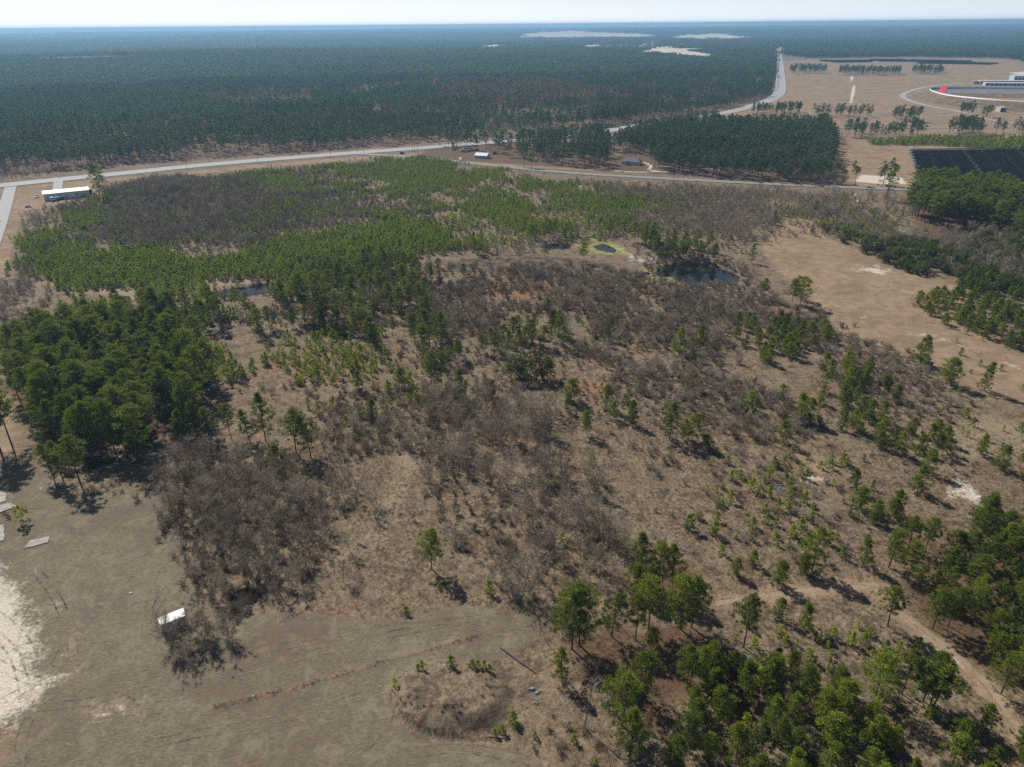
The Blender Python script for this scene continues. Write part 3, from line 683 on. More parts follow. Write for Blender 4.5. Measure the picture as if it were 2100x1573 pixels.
# kind: variant meshes of nominal height (real size = scale 1)
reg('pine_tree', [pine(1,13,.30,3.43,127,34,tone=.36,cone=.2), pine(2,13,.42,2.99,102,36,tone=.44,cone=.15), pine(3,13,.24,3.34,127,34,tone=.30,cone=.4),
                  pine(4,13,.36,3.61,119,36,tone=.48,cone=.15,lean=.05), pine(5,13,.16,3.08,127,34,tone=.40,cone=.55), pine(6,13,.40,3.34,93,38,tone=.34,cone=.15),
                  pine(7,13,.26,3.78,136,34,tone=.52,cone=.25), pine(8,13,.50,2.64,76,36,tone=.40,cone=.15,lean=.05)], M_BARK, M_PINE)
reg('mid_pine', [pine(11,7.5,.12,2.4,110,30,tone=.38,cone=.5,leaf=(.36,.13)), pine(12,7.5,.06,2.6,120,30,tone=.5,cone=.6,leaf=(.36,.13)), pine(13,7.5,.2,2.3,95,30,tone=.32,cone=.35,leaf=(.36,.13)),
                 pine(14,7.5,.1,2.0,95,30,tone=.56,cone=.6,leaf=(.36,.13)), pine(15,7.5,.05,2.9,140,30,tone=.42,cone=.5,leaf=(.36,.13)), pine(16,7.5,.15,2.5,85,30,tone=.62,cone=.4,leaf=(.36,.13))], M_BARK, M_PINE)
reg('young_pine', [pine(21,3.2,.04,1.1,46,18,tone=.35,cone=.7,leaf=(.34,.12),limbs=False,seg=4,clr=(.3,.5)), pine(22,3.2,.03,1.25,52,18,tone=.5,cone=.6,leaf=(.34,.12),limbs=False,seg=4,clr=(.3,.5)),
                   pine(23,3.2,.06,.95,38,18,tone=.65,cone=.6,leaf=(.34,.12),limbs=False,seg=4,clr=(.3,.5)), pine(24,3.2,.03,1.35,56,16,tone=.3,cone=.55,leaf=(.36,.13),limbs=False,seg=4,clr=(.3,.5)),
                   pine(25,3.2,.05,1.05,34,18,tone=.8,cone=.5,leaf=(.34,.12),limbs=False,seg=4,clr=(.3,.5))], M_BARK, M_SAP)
reg('bare_tree', [bare(31,8.5,3,.45,10,9,10,.022,twl=.85,base=.12), bare(32,8.5,1,.75,22,10,11,.022,tone=.55,base=.12,twl=.9), bare(33,8.5,2,.4,12,9,10,.022,tone=.35,base=.1,twl=.85), bare(34,8.5,5,.5,7,8,9,.022,tone=.45,base=.1,twl=.85),
                  bare(35,8.5,4,.55,8,8,9,.022,tone=.6,base=.12,twl=.9), bare(36,8.5,1,.95,24,10,11,.022,tone=.7,base=.12,twl=.9)], M_TWIG, M_TWIG, 'trunk', 'branches')
reg('bare_shrub', [bare(41,3.2,12,.85,6,5,6,.018,.4,.08,.5), bare(42,3.2,15,.95,5,5,6,.018,.5,.06,.5), bare(43,3.2,10,.7,7,5,6,.018,.3,.08,.5), bare(44,3.2,13,.6,6,5,6,.018,.6,.08,.55)], M_TWIG, M_TWIG, 'stems', 'branches')
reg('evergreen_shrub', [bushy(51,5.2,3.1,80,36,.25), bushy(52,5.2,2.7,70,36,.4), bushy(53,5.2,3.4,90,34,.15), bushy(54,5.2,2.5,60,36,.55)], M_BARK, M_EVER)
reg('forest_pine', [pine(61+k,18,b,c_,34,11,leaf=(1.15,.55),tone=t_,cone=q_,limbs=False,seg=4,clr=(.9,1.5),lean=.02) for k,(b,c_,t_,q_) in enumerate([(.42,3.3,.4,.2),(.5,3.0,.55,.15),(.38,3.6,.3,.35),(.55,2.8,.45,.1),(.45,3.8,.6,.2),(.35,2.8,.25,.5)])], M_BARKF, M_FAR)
reg('dead_pine', [pine(71+k,17,.4,3.2,30,10,leaf=(1.1,.5),tone=.5,cone=.3,limbs=False,seg=4,clr=(.8,1.3)) for k in range(3)], M_BARKF, M_DEADN)
reg('far_wood', [patch(81+k) for k in range(6)], None, M_FAR)
def tuft(seed, n=16, h=.6, sp=.35):
    rng = np.random.default_rng(seed); a = Arr()
    C = np.stack([rng.normal(0, .22, n), rng.normal(0, .22, n), np.full(n, h*.4)], -1)
    V, T = tris(rng, C, np.stack([rng.normal(0, sp, n), rng.normal(0, sp, n), np.ones(n)], -1), h*rng.uniform(.7, 1.3, n), .045)
    a.add(V, T, np.clip(rng.normal(.5, .25, n), 0, 1)); return None, a.get()
reg('grass_tuft', [tuft(91), tuft(92, 22, .45, .6), tuft(93, 14, .85, .3), tuft(94, 18, .5, .8)], None, M_GRASSB)

NOMH = dict(pine_tree=13, mid_pine=7.5, young_pine=3.2, bare_tree=8.5, bare_shrub=3.2, evergreen_shrub=5.2, forest_pine=18, dead_pine=17, far_wood=15, grass_tuft=.6)
PL = {k: [] for k in NOMH}      # kind -> list of (x, y, height, variant or -1, label, group)
AVOID_PINE = [WP([(430,604),(565,598),(570,636),(440,648)]), WP([(600,615),(660,613),(662,652),(604,652)])]
AVOID_ALL = [pw for pw, _ in PONDS]+[WP([(1450,1234),(1620,1208),(1790,1192),(1860,1258),(1960,1332),(2120,1512),(2120,1556),(2010,1416),(1940,1348),(1840,1278),(1790,1214),(1620,1228),(1450,1254)]),
    WP([(60,412),(60,384),(212,366),(214,404)]), WP([(-300,420),(0,395),(130,381),(300,366),(500,345),(740,326),(860,318),(1300,367),(1850,393),(2300,406),(2300,398),(1850,385),(1300,360),(860,300),(740,306),(500,327),(300,344),(0,374),(-300,398)]), WP([(318,1312),(345,1318),(392,1290),(386,1240),(372,1240),(318,1262)]),
    WP([(-30,640),(-20,500),(10,400),(34,384),(36,440),(18,520),(-10,600)])]
ZL = []                          # zone labels (label, group)
def zl(label, group): ZL.append((label, group)); return len(ZL)-1
def fill(kind, px, spacing, hr, label, group, thr=None, nsc=18, seed=1, vars_=None, world=None, rows=None, ragged=None, avoid=(), keep=1.0):
    pw = WP(px) if world is None else world
    avoid = list(avoid)+AVOID_ALL+(AVOID_PINE if 'pine' in kind else [])
    z_ = zl(label, group); rng = np.random.default_rng(seed*77+len(ZL))
    lo, hi = pw.min(0), pw.max(0)
    X, Y = np.meshgrid(np.arange(lo[0], hi[0], spacing), np.arange(lo[1], hi[1], spacing))
    X = X.ravel(); Y = Y.ravel()
    X = X+rng.uniform(-.5, .5, X.shape)*spacing*.95; Y = Y+rng.uniform(-.5, .5, Y.shape)*spacing*.95
    am = np.clip(.055*np.hypot(X, Y), 3, 26) if ragged is None else ragged
    m = inside(pw, X+(fbm(X, Y, 34, 301+seed)-.5)*am*2.4+rng.normal(0, .3, X.shape)*am*.5, Y+(fbm(X, Y, 34, 401+seed)-.5)*am*3.2+rng.normal(0, .3, X.shape)*am*.7)
    if thr is not None: m &= fbm(X, Y, nsc, seed+50) > thr+rng.normal(0, .05, X.shape)
    if keep < 1: m &= rng.uniform(0, 1, X.shape) < keep
    for a in avoid: m &= ~inside(a, X, Y)
    X, Y = X[m], Y[m]
    h = rng.uniform(hr[0], hr[1], len(X))*(1+.25*(vn(X, Y, nsc, 9)-.5))
    v = rng.integers(0, 99, len(X)) if vars_ is None else rng.choice(vars_, len(X))
    for a in zip(X, Y, h, v): PL[kind].append((*a, z_))
def hfrom(u, vb, vt):
    x, y = PT(u, vb)
    zb, zt = 0.0, 60.0
    for _ in range(24):
        zm = (zb+zt)/2; _, vv = proj(np.array(x), np.array(y), zm)
        if vv > vt: zb = zm
        else: zt = zm
    return x, y, zm
def one(kind, u, vb, vt, label, group=None, var=None):
    x, y, h = hfrom(u, vb, vt); z_ = zl(label, group)
    PL[kind].append((x, y, h, random.randrange(99) if var is None else var, z_))

# ------------------------------------------------------------------ plants: lone and notable pines
for a in [
 (885,1167,1085,'lone slender pine on the straw slope in the middle foreground',0),
 (950,574,540,'small lone pale green pine at the edge of the orange grass',13),
 (1197,538,498,'lone flat topped pine on bare ground before the algae pool',3),
 (1247,697,652,'single dark round pine standing in grey brush',2),
 (1393,730,675,'dark pine left of a close pair in the grey brush',3),
 (1435,716,668,'dark pine right of a close pair in the grey brush',0),
 (1565,612,570,'small pine on open ground left of the big round pine clump',1),
 (1624,622,572,'left stem of the big round pine clump casting a long shadow on the clearing',0),
 (1640,626,568,'right stem of the big round pine clump casting a long shadow on the clearing',6),
 (1634,612,566,'rear stem of the big round pine clump on the clearing edge',3),
 (1887,747,688,'broad lone pine beside the pale sand track on the right',6),
 (1940,790,735,'upright pine below the pale sand track on the right',4),
 (2017,802,745,'flat topped pine below the sand track near the right edge',3),
 (1540,540,502,'small bushy pine at the left rim of the sandy clearing',4),
 (1588,460,432,'narrow pine in the bare gap at the top of the clearing',4),
 (1670,442,412,'small pine in grey scrub above the clearing',1),
 (973,520,476,'tall narrow dark pine at the bank above the bare basin',4),
 (213,410,336,'tall ivy dark pine standing beside the highway right of the white metal building',2),
 (432,668,585,'tall pine in front of the left end of the long pond',5), (326,690,588,'dark tall pine left of the long pond',2), (603,650,562,'tall stem pine at the right end of the long pond',7), (625,655,560,'second tall stem pine at the right end of the long pond',1), (655,660,556,'tall pine over the narrow strip of water',3), (508,668,604,'slender dark pine below the middle of the long pond',7), (250,655,590,'pine rising from the pale sandy strip',4),
 (1171,822,775,'upright pine at the start of the diagonal row in the centre',4),
 (1163,845,816,'short pine just below the first pine of the diagonal row',2),
 (1202,892,843,'round pine with thin lower trunk standing below the diagonal row',2),
 (1241,835,788,'paired dark pine in the diagonal row, upper one',2),
 (1257,858,824,'paired dark pine in the diagonal row, lower one',5),
 (1296,872,823,'round headed pine on a bare stem in the diagonal row',0),
 (1373,902,825,'tall narrow bright pine in the diagonal row',4),
 (1420,905,848,'dark pine in the thick knot ending the diagonal row',2),
 (1402,898,858,'shorter pine left in the knot ending the diagonal row',5),
 (1448,920,893,'small low pine hugging the knot ending the diagonal row',4),
 (1605,910,862,'lone green pine with a long shadow right of the pine knot',1),
 (1641,858,805,'dark open pine, left of a leaning pair below the brush',3),
 (1655,866,815,'dark open pine, right of a leaning pair below the brush',1),
 (1665,1172,1085,'tall narrow bright pine with a skirt of saplings right of the track',4),
 (1650,1180,1140,'bushy pine crowded against the tall narrow bright pine',4),
 (1595,1200,1150,'rounded sapling like pine left of the tall narrow pine',4),
 (1505,1180,1145,'small pine beside the rusty slope above the dirt track',4),
 (1545,1160,1130,'small forked pine on the slope above the dirt track',1),
 (1173,1330,1205,'tall bare stemmed pine at the left corner of the foreground grove',3),
 (1188,1322,1196,'broad dark pine next to the left corner of the foreground grove',6),
 (1254,1305,1216,'dark pine second from the left in the foreground grove',2),
 (1303,1312,1222,'light green pine on a thin stem in the foreground grove',1),
 (1330,1290,1186,'tall pine with pale twigs at its foot in the foreground grove',3),
 (1396,1290,1180,'largest domed pine of the foreground grove',6),
 (1418,1286,1188,'domed pine leaning against the largest one of the grove',0),
 (1312,1192,1092,'tallest crown of the dark clump above the foreground grove',4),
 (1345,1205,1112,'right hand crown of the dark clump above the foreground grove',0),
 (1378,1210,1118,'outer right crown of the dark clump above the foreground grove',4),
 (1298,1218,1158,'low left crown of the dark clump above the foreground grove',2),
 (1335,1228,1165,'front crown of the dark clump above the foreground grove',0),
 (1152,1398,1328,'squat yellowish pine standing apart left of the grove',4),
 (1338,1325,1288,'small bright pine in the rusty shade of the grove',4),
 (1318,1432,1340,'bright pine in the middle of the lower grove',0),
 (1276,1490,1385,'large pine on a visible stem in the lower grove',6),
 (1290,1552,1450,'lowest tall pine of the grove near the bottom edge',4),
 (1410,1398,1325,'narrow bright pine right of the grove gap',4),
 (1460,1405,1335,'dark green pine standing right of the narrow bright pine',4),
 (1405,1535,1465,'domed pine right of the shaded gap at the bottom',0),
 (1525,1328,1222,'tall yellow topped pine beside the dirt track',1),
 (1597,1268,1228,'small pine by the sandy end of the dirt track',1),
 (1650,1290,1240,'open crowned pine just below the dirt track',3),
 (1583,1540,1462,'isolated pine with a long bare stem and thin shadow at the bottom',2),
 (1580,1420,1345,'yellow green pine in the middle of the lower right wood',3),
 (1648,1430,1362,'dark pine between yellow saplings in the lower right wood',0),
 (1720,1465,1390,'open pine with pale branches in the lower right wood',3),
 (1735,1490,1425,'pine crowded below the open pine in the lower right wood',4),
 (1795,1432,1338,'broad yellow green pine left of the leaning trio',6),
 (1850,1422,1330,'thin leaning pine between the broad one and the trio',1),
 (1893,1438,1340,'left pine of the leaning trio by the dirt track',2),
 (1907,1444,1352,'middle pine of the leaning trio by the dirt track',0),
 (1915,1448,1358,'right pine of the leaning trio by the dirt track',3),
 (2052,1424,1342,'wide domed pine on a short stem at the right edge',6),
 (2065,1375,1290,'pine with pale inner limbs above the wide domed one',3),
 (1820,1285,1205,'pale yellow green pine alone at the bend of the dirt track',1),
 (1770,1158,1102,'dark pine at the left end of the upper right grove',3),
 (1822,1165,1088,'large bright domed pine in the upper right grove',6),
 (1862,1125,1055,'tall leaning pine behind the domed one in the upper right grove',2),
 (1897,1130,1062,'pine with a visible stem in the upper right grove',1),
 (1950,1148,1090,'flat pine over red shade in the upper right grove',7),
 (1965,1152,1096,'second flat pine over red shade in the upper right grove',7),
 (1985,1158,1090,'leaning stem pine over red shade in the upper right grove',5),
 (2005,1115,1025,'tallest pine beside the white sand scar on the right',2),
 (2065,1100,1050,'thin stemmed pine near the right edge beside the sand scar',1),
 (1880,1010,955,'pine left of the white sand scar with a bright sapling skirt',0),
 (2010,935,895,'small round pine above the white sand scar',0),
 (2050,960,915,'small pine at the right edge above the sand scar',1),
 (165,992,895,'open pine casting a round shadow on the mown field',1),
 (130,985,905,'leaning yellowish pine at the corner of the mown field',4),
 (110,978,910,'thin pine at the corner of the mown field beside the leaning one',1),
 (262,940,842,'bright pine standing left at the shaded pool',4),
 (285,945,832,'bright pine standing in the middle at the shaded pool',0),
 (300,930,855,'bright pine standing right at the shaded pool',2),
 (24,912,775,'tall thin pine with bare stem at the left edge of the picture',3),
 (3,930,790,'tall pine half cut by the left edge of the picture',1),
 (378,905,838,'bright pine at the left end of the low row before the dense stand',4),
 (410,900,822,'dark pine second from the left in the low row before the dense stand',2),
 (430,905,835,'round pine in the middle of the low row before the dense stand',0),
 (475,900,830,'pale pine in the right half of the low row before the dense stand',5),
 (545,905,803,'tallest pine of the low row, blue green and pointed',4),
 (608,930,840,'pine on a bare stem right of the tallest row pine',1),
 (638,938,848,'last pine at the right end of the low row',2),
 (570,962,912,'short pine surrounded by grey leafless trees',1),
 (512,905,840,'slim pine just left of the tallest row pine',4),
 (850,708,640,'pine at the left of the dark mid clump',0), (882,712,632,'crown at the top of the dark mid clump',2),
 (905,700,640,'right hand crown of the dark mid clump',6), (868,735,665,'front crown of the dark mid clump',0),
 (885,790,720,'tall stems pine above the straw in the middle left',3), (905,788,722,'second tall stem pine above the straw in the middle left',0),
 (805,690,648,'flat lone pine left of the dark mid clump',1), (765,705,648,'conical pine left of the flat lone pine',4),
 (737,800,760,'small conical pine on brown grass',4), (824,798,757,'small bright pine standing alone on brown grass',1),
 (764,862,820,'spindly pine on a thin stem above the grey thicket',7), (945,815,760,'pine at the edge of the centre thicket',0),
 (1012,815,780,'yellowish pine in the centre thicket',4),
]: one('pine_tree' if a[1]-a[2] > 62 or a[1] < 700 else 'mid_pine', a[0], a[1], a[2], a[3], None, a[4])
TARM = 'trees standing in '
LP_ = 'pines in the '
# stands of pines
fill('pine_tree', [(30,745),(90,715),(200,700),(330,690),(405,700),(432,760),(430,850),(400,885),(320,900),(270,930),(170,942),(100,925),(70,860),(35,800)], 6.40, (15,19), 'tall dark pine crowded in the dense stand at the left', LP_+'dense stand at the left', seed=2, thr=0.26, nsc=16, vars_=[0,2,5,2,0,7], ragged=2)
fill('pine_tree', [(1845,1200),(1930,1185),(2000,1150),(2100,1130),(2350,1100),(2350,1420),(2090,1400),(2020,1350),(1960,1300),(1880,1255)], 5.20, (8,11.5), 'domed pine in the thick grove at the right edge above the dirt track', LP_+'thick grove at the right edge', seed=3, thr=0.29)
fill('mid_pine', [(1740,960),(1850,930),(1960,960),(1900,1060),(1880,1110),(1800,1100),(1720,1040)], 6.20, (5,8), 'bushy pine scattered left of the white sand scar', 'bushy pines left of the white sand scar', seed=4, thr=0.36)
fill('mid_pine', [(2030,1010),(2350,900),(2350,1100),(2050,1140),(2010,1080)], 5.80, (6,9), 'pine scattered between the sand scar and the right edge', 'pines between the sand scar and the right edge', seed=5, thr=0.33)
fill('mid_pine', [(1430,1340),(1700,1340),(1800,1440),(1950,1480),(2120,1530),(2300,1650),(1500,1650),(1440,1500)], 5.20, (5.5,8.5), 'green pine in the open lower right wood', LP_+'open lower right wood', seed=6, thr=0.34, nsc=14)
fill('mid_pine', [(1430,1330),(1500,1330),(1470,1450),(1440,1560),(1340,1620),(1330,1560),(1390,1450)], 4.92, (5.5,8), 'dark bushy pine filling the lower middle grove', 'dark bushy pines of the lower middle grove', seed=7, thr=0.31)
fill('pine_tree', [(545,640),(640,590),(740,548),(820,552),(890,572),(905,596),(850,640),(760,672),(650,680),(560,675)], 6.02, (8,12), 'pine in the belt between the long pond and the bare basin', LP_+'belt beside the long pond', seed=8, thr=0.28, nsc=22, vars_=[0,1,2,3,4,5])
fill('pine_tree', [(300,620),(380,600),(560,640),(560,690),(440,690),(330,690)], 9.00, (9,14), 'tall pine between the dense stand and the long pond', 'tall pines near the long pond', seed=9, thr=0.46)
fill('pine_tree', [(885,760),(980,722),(1090,690),(1125,650),(1175,700),(1190,735),(1110,755),(1010,762),(900,775)], 5.42, (7.5,9.5), 'green pine in the slanting belt across the centre', LP_+'slanting belt across the centre', seed=10, thr=0.31)
fill('pine_tree', [(1275,500),(1300,480),(1345,500),(1372,530),(1350,540),(1300,520)], 4.73, (9,12), 'dark pine in the clump between the two pools', 'pines of the clump between the two pools', seed=11)
fill('pine_tree', [(1375,515),(1400,500),(1480,518),(1500,535),(1440,538),(1385,528)], 6.02, (8,11), 'pine on the dark bank behind the brown pond', 'pines on the bank behind the brown pond', seed=12)
fill('pine_tree', [(1090,500),(1150,480),(1250,472),(1262,482),(1180,492),(1100,508)], 7.31, (7,10), 'slim pine on the bank above the algae pool', 'pines on the bank above the algae pool', seed=13)
fill('mid_pine', [(1510,690),(1600,660),(1700,690),(1800,760),(1900,850),(1920,920),(1800,930),(1700,890),(1600,810),(1520,740)], 5.33, (4.5,7.5), 'bushy green pine in the long thicket right of centre', 'bushy pines in the thicket right of centre', seed=14, thr=0.42, nsc=24)
fill('mid_pine', [(1915,590),(1980,575),(2080,595),(2300,650),(2300,790),(2120,735),(1990,690),(1930,660),(1910,625)], 5.17, (4.5,7.5), 'bright pine on the slope below the evergreen thicket', 'pines on the slope below the evergreen thicket', seed=15, thr=0.33)
fill('pine_tree', [(1855,415),(1920,400),(2040,405),(2080,430),(2040,470),(1990,470),(1900,455),(1860,440)], 6.19, (17,21), 'very tall pine in the high grove right of the narrow road', 'pines of the high grove by the narrow road', seed=16, vars_=[1,3,5,7,3])
fill('pine_tree', [(2060,480),(2090,420),(2300,420),(2300,500),(2150,510),(2080,505)], 7.74, (16,20), 'tall pine at the right edge beyond the evergreen thicket', 'tall pines at the right edge beyond the thicket', seed=17)
# forest block and house grove
HOUSE_CLEAR = WP([(1245,350),(1250,312),(1330,318),(1345,352)]); HOUSE2_CLEAR = WP([(955,330),(960,312),(1040,316),(1040,340)])
fill('forest_pine', [(1250,345),(1262,300),(1290,285),(1380,272),(1500,262),(1700,268),(1716,300),(1700,360),(1680,380),(1500,368),(1350,352)], 6.60, (14,18), 'pine in the block between highway and narrow road', LP_+'block behind the narrow road', seed=18, thr=.27, nsc=24, avoid=[HOUSE_CLEAR], ragged=2)
fill('forest_pine', [(1050,345),(1060,300),(1240,280),(1260,300),(1245,350),(1150,348)], 7.40, (14,18), 'pine in the grove between the two houses', LP_+'grove between the two houses', seed=19, avoid=[HOUSE_CLEAR, HOUSE2_CLEAR], thr=0.31, ragged=2)
fill('forest_pine', [(862,312),(880,300),(1060,292),(1060,340),(980,336),(900,322)], 12.00, (13,17), 'open grown pine around the white house', 'pines around the white house', seed=20, avoid=[HOUSE2_CLEAR])
for a in [(1702,374,328),(1727,376,338),(1753,380,331),(1811,379,330),(1829,381,325),(1801,377,346)]:
    one('pine_tree', *a, 'lone thin stemmed pine on the tan field beside the pale yard', 'thin pines beside the pale yard', 7)
for px, sp, h_, lb in [([(1540,238),(1545,229),(1640,229),(1645,238)],8,(12,16),'row of pines across the tan field, left part'),([(1668,243),(1672,234),(1790,236),(1790,244)],10,(11,15),'row of pines across the tan field, right part'),
        ([(1825,250),(1835,240),(1890,244),(1890,252)],9,(13,18),'dark pine clump in the tan field left of the speedway'), ([(1728,284),(1735,270),(1890,273),(1895,286)],9,(12,17),'pine row before the field road'),
        ([(1958,240),(1965,231),(1995,235),(1992,243)],9,(13,18),'pine clump at the foot of the speedway bank'),([(2010,243),(2020,238),(2028,240),(2020,246)],8,(12,15),'small pine pair left of the concrete tunnel'),
        ([(1940,283),(1950,268),(2015,270),(2018,285)],8,(13,18),'round pine clump beside the field road'),([(2030,282),(2040,270),(2240,274),(2240,285)],11,(11,16),'thin pines at the right end of the field road'),
        ([(1618,153),(1620,145),(1692,145),(1692,153)],13,(14,18),'far pine clump left on the big tan field'),([(1718,156),(1722,148),(1845,150),(1845,157)],12,(14,18),'far pine clump in the middle of the big tan field'),
        ([(1868,154),(1870,148),(1932,149),(1932,156)],12,(14,18),'far pine clump right on the big tan field')]:
    fill('forest_pine', px, sp, h_, ragged=1.5, label='pine of the '+lb if not lb.startswith('thin') else 'one of the '+lb, group=lb, seed=21+len(ZL))
fill('young_pine', [(1780,292),(1950,284),(2300,286),(2300,308),(2050,306),(1880,298),(1790,298)], 3.78, (3.5,6), 'young pine in the planted strip behind the near solar field', 'young pines in the strip behind the near solar field', seed=22, thr=0.25, ragged=4)
fill('forest_pine', [(1320,266),(1400,254),(1470,246),(1475,254),(1400,264),(1330,275)], 7.00, (10,15), 'pine along the near side of the highway', 'pines along the near side of the highway', seed=19, ragged=2)
fill('forest_pine', [(1560,205),(1580,200),(1590,160),(1592,120),(1584,120),(1568,160)], 10, (9,14), 'tree in the strip between railway cut and straight road', 'trees between railway cut and road', seed=29, ragged=2)
# main forest
FOREST = [(-1400,340),(-400,374),(0,359),(300,332),(600,310.5),(860,293),(1000,281),(1250,258),(1440,232),(1500,222),(1550,205),(1578,178),(1590,120),(1592,103),(1250,103),(-1000,103)]
FWORLD = WP(FOREST)
CLEAR1 = WP([(410,212),(470,206),(640,206),(650,220),(500,228),(440,224)]); RAIL = WP([(1590,100),(1582,100),(1562,130),(1552,160),(1545,185),(1556,185),(1566,150)])
DEADZ = [WP([(895,218),(910,190),(1000,172),(1110,168),(1270,200),(1310,218),(1180,225),(1000,220)]), WP([(600,140),(640,128),(760,128),(830,150),(700,155)]), WP([(380,208),(480,200),(640,198),(640,206),(420,212)])]
GREYZ = [WP([(1040,150),(1080,140),(1120,150),(1090,165)]), WP([(1290,175),(1340,165),(1350,190),(1310,200)]), WP([(900,168),(1010,150),(1060,160),(980,172)])]
def bigforest():
    rng = np.random.default_rng(5)
    z1 = zl('pine of the great forest beyond the highway', 'pines of the forest beyond the highway'); z2 = zl('rust brown dead pine among green ones in the forest', 'rust brown pines in the forest')
    z3 = zl('grey leafless tree among the forest pines', 'leafless trees in the forest')
    X, Y = np.meshgrid(np.arange(-1500, 1500, 7.2), np.arange(450, 1750, 7.2)); X, Y = X.ravel(), Y.ravel()
    X = X+rng.uniform(-3.4, 3.4, X.shape); Y = Y+rng.uniform(-3.4, 3.4, Y.shape)
    m = inside(FWORLD, X, Y) & (np.abs(np.degrees(np.arctan2(X, Y))) < 41) & (np.hypot(X, Y) < 1750)
    m &= ~inside(CLEAR1, X, Y) | (rng.uniform(0, 1, X.shape) < .12)
    m &= ~inside(RAIL, X, Y)
    thin = fbm(X, Y, 60, 61)
    for d in DEADZ: thin = np.where(inside(d, X, Y), .9, thin)
    m &= (thin > .40) | (rng.uniform(0, 1, X.shape) < .30)
    m &= (thin > .85) | (fbm(X, Y, 240, 66) > .33) | (rng.uniform(0, 1, X.shape) < .25)
    X, Y = X[m], Y[m]; r = rng.uniform(0, 1, X.shape)
    dead = rng.uniform(0, 1, X.shape) < .006; grey = np.zeros(X.shape, bool)
    for d in DEADZ: dead |= inside(d, X, Y) & (fbm(X, Y, 35, 3) > .34)
    for d in GREYZ: grey |= inside(d, X, Y)
    grey |= (fbm(X, Y, 110, 71) > .64); grey |= (r < .05)
    dead |= (r > .996)
    h = rng.uniform(13, 19, X.shape)*(.62+.72*fbm(X, Y, 130, 8))
    v = rng.integers(0, 99, X.shape)
    for k in range(len(X)):
        if grey[k] and r[k] < .7: PL['bare_tree'].append((X[k], Y[k], h[k]*.62, v[k], z3))
        elif dead[k] and r[k] > .3: PL['dead_pine'].append((X[k], Y[k], h[k]*.9, v[k], z2))
        else: PL['forest_pine'].append((X[k], Y[k], h[k], v[k], z1))
bigforest()
FIELD = WP([(1601,118),(1690,122),(1850,120),(2060,123),(2100,134),(2500,140),(2500,420),(1700,300),(1480,262),(1440,232),(1556,205),(1588,178),(1592,120)])
def farwoods():
    rng = np.random.default_rng(6); z = zl('distant woodland rolling to the horizon', None)
    holes = [WP([(0,127),(150,122),(280,126),(270,133),(120,138),(0,136)]), WP([(1300,95),(1360,92),(1365,104),(1300,104)]), FIELD]
    for r0, r1_, sp, sc_ in ((1740,3600,40,1.0), (3600,8000,74,1.7), (8000,21500,190,4.2)):
        X, Y = np.meshgrid(np.arange(-r1_*.75, r1_*.75, sp), np.arange(r0*.7, r1_, sp)); X, Y = X.ravel(), Y.ravel()
        X = X+rng.uniform(-.3, .3, X.shape)*sp; Y = Y+rng.uniform(-.3, .3, X.shape)*sp
        R_ = np.hypot(X, Y); m = (R_ >= r0) & (R_ < r1_) & (np.abs(np.degrees(np.arctan2(X, Y))) < 41)
        X, Y = X[m], Y[m]
        m = (fbm(X, Y, 420 if r0 < 5000 else 1500, 91) > .27)
        for hpoly in holes:
            c0 = hpoly.mean(0); g = c0+(hpoly-c0)*1.04; m &= ~inside(g, X, Y)
        for pw, _ in SANDPILES: m &= soft(pw, *sandwarp(X, Y), 60) < .3
        m &= ~((X > 0) & (np.abs(segdist(WP([(1601,175),(1600,150),(1598,120),(1597,97)]), X, Y, False)) < 34))
        X, Y = X[m], Y[m]
        for k in range(len(X)): PL['far_wood'].append((X[k], Y[k], -sc_, rng.integers(0, 99), z))
farwoods()
# plantation of young pines
BARE_CORE = WP([(200,395),(290,372),(480,368),(560,395),(500,432),(420,445),(520,470),(560,490),(480,512),(330,508),(230,480),(160,450),(150,420)])
fill('young_pine', [(430,366),(640,337),(830,322),(960,346),(1200,374),(1340,396),(1300,440),(1235,475),(1100,482),(960,470),(860,440),(760,408),(640,415),(540,395)], 2.30, (2.2,3.6), 'bright green young pine in the plantation below the narrow road', 'young pines of the upper plantation', thr=0.40, nsc=20, seed=30)
fill('young_pine', [(40,508),(90,468),(160,490),(330,522),(480,535),(560,505),(650,470),(760,440),(860,440),(960,470),(1010,500),(920,522),(810,548),(700,565),(600,585),(480,590),(380,588),(230,600),(110,612),(45,590)], 2.34, (2.8,4.6), 'green young pine in the thick plantation band above the long pond', 'young pines of the thick band above the long pond', thr=0.21, nsc=22, seed=31, vars_=[0,1,3,0,4])
fill('young_pine', [(90,425),(190,415),(260,440),(330,470),(250,470),(130,462)], 3.06, (2.4,3.8), 'young pine below the white metal building', 'young pines below the white metal building', thr=0.37, seed=32)
fill('young_pine', [(410,450),(440,430),(520,432),(560,460),(500,475)], 2.70, (2.6,4), 'young pine on the green islet in the grey thicket', 'young pines on the islet in the grey thicket', thr=0.30, seed=33)
fill('young_pine', [(560,400),(860,440),(760,440),(620,470),(560,500)], 3.24, (2.4,4), 'young pine scattered in grey brush amid the plantation', 'young pines scattered in the grey brush', thr=0.40, seed=34)
fill('young_pine', [(1000,500),(1240,475),(1300,440),(1340,396),(1460,410),(1400,440),(1300,455),(1260,480),(1100,492)], 4.14, (2.4,4), 'young pine thinning out toward the grey scrub', 'young pines thinning out toward the scrub', thr=0.40, seed=35)
fill('young_pine', [(70,612),(230,600),(420,590),(520,610),(500,660),(420,690),(250,672),(90,650)], 3.78, (3,5.5), 'young pine on the pale sandy strip left of the long pond', 'young pines on the pale sandy strip', thr=0.35, seed=36)
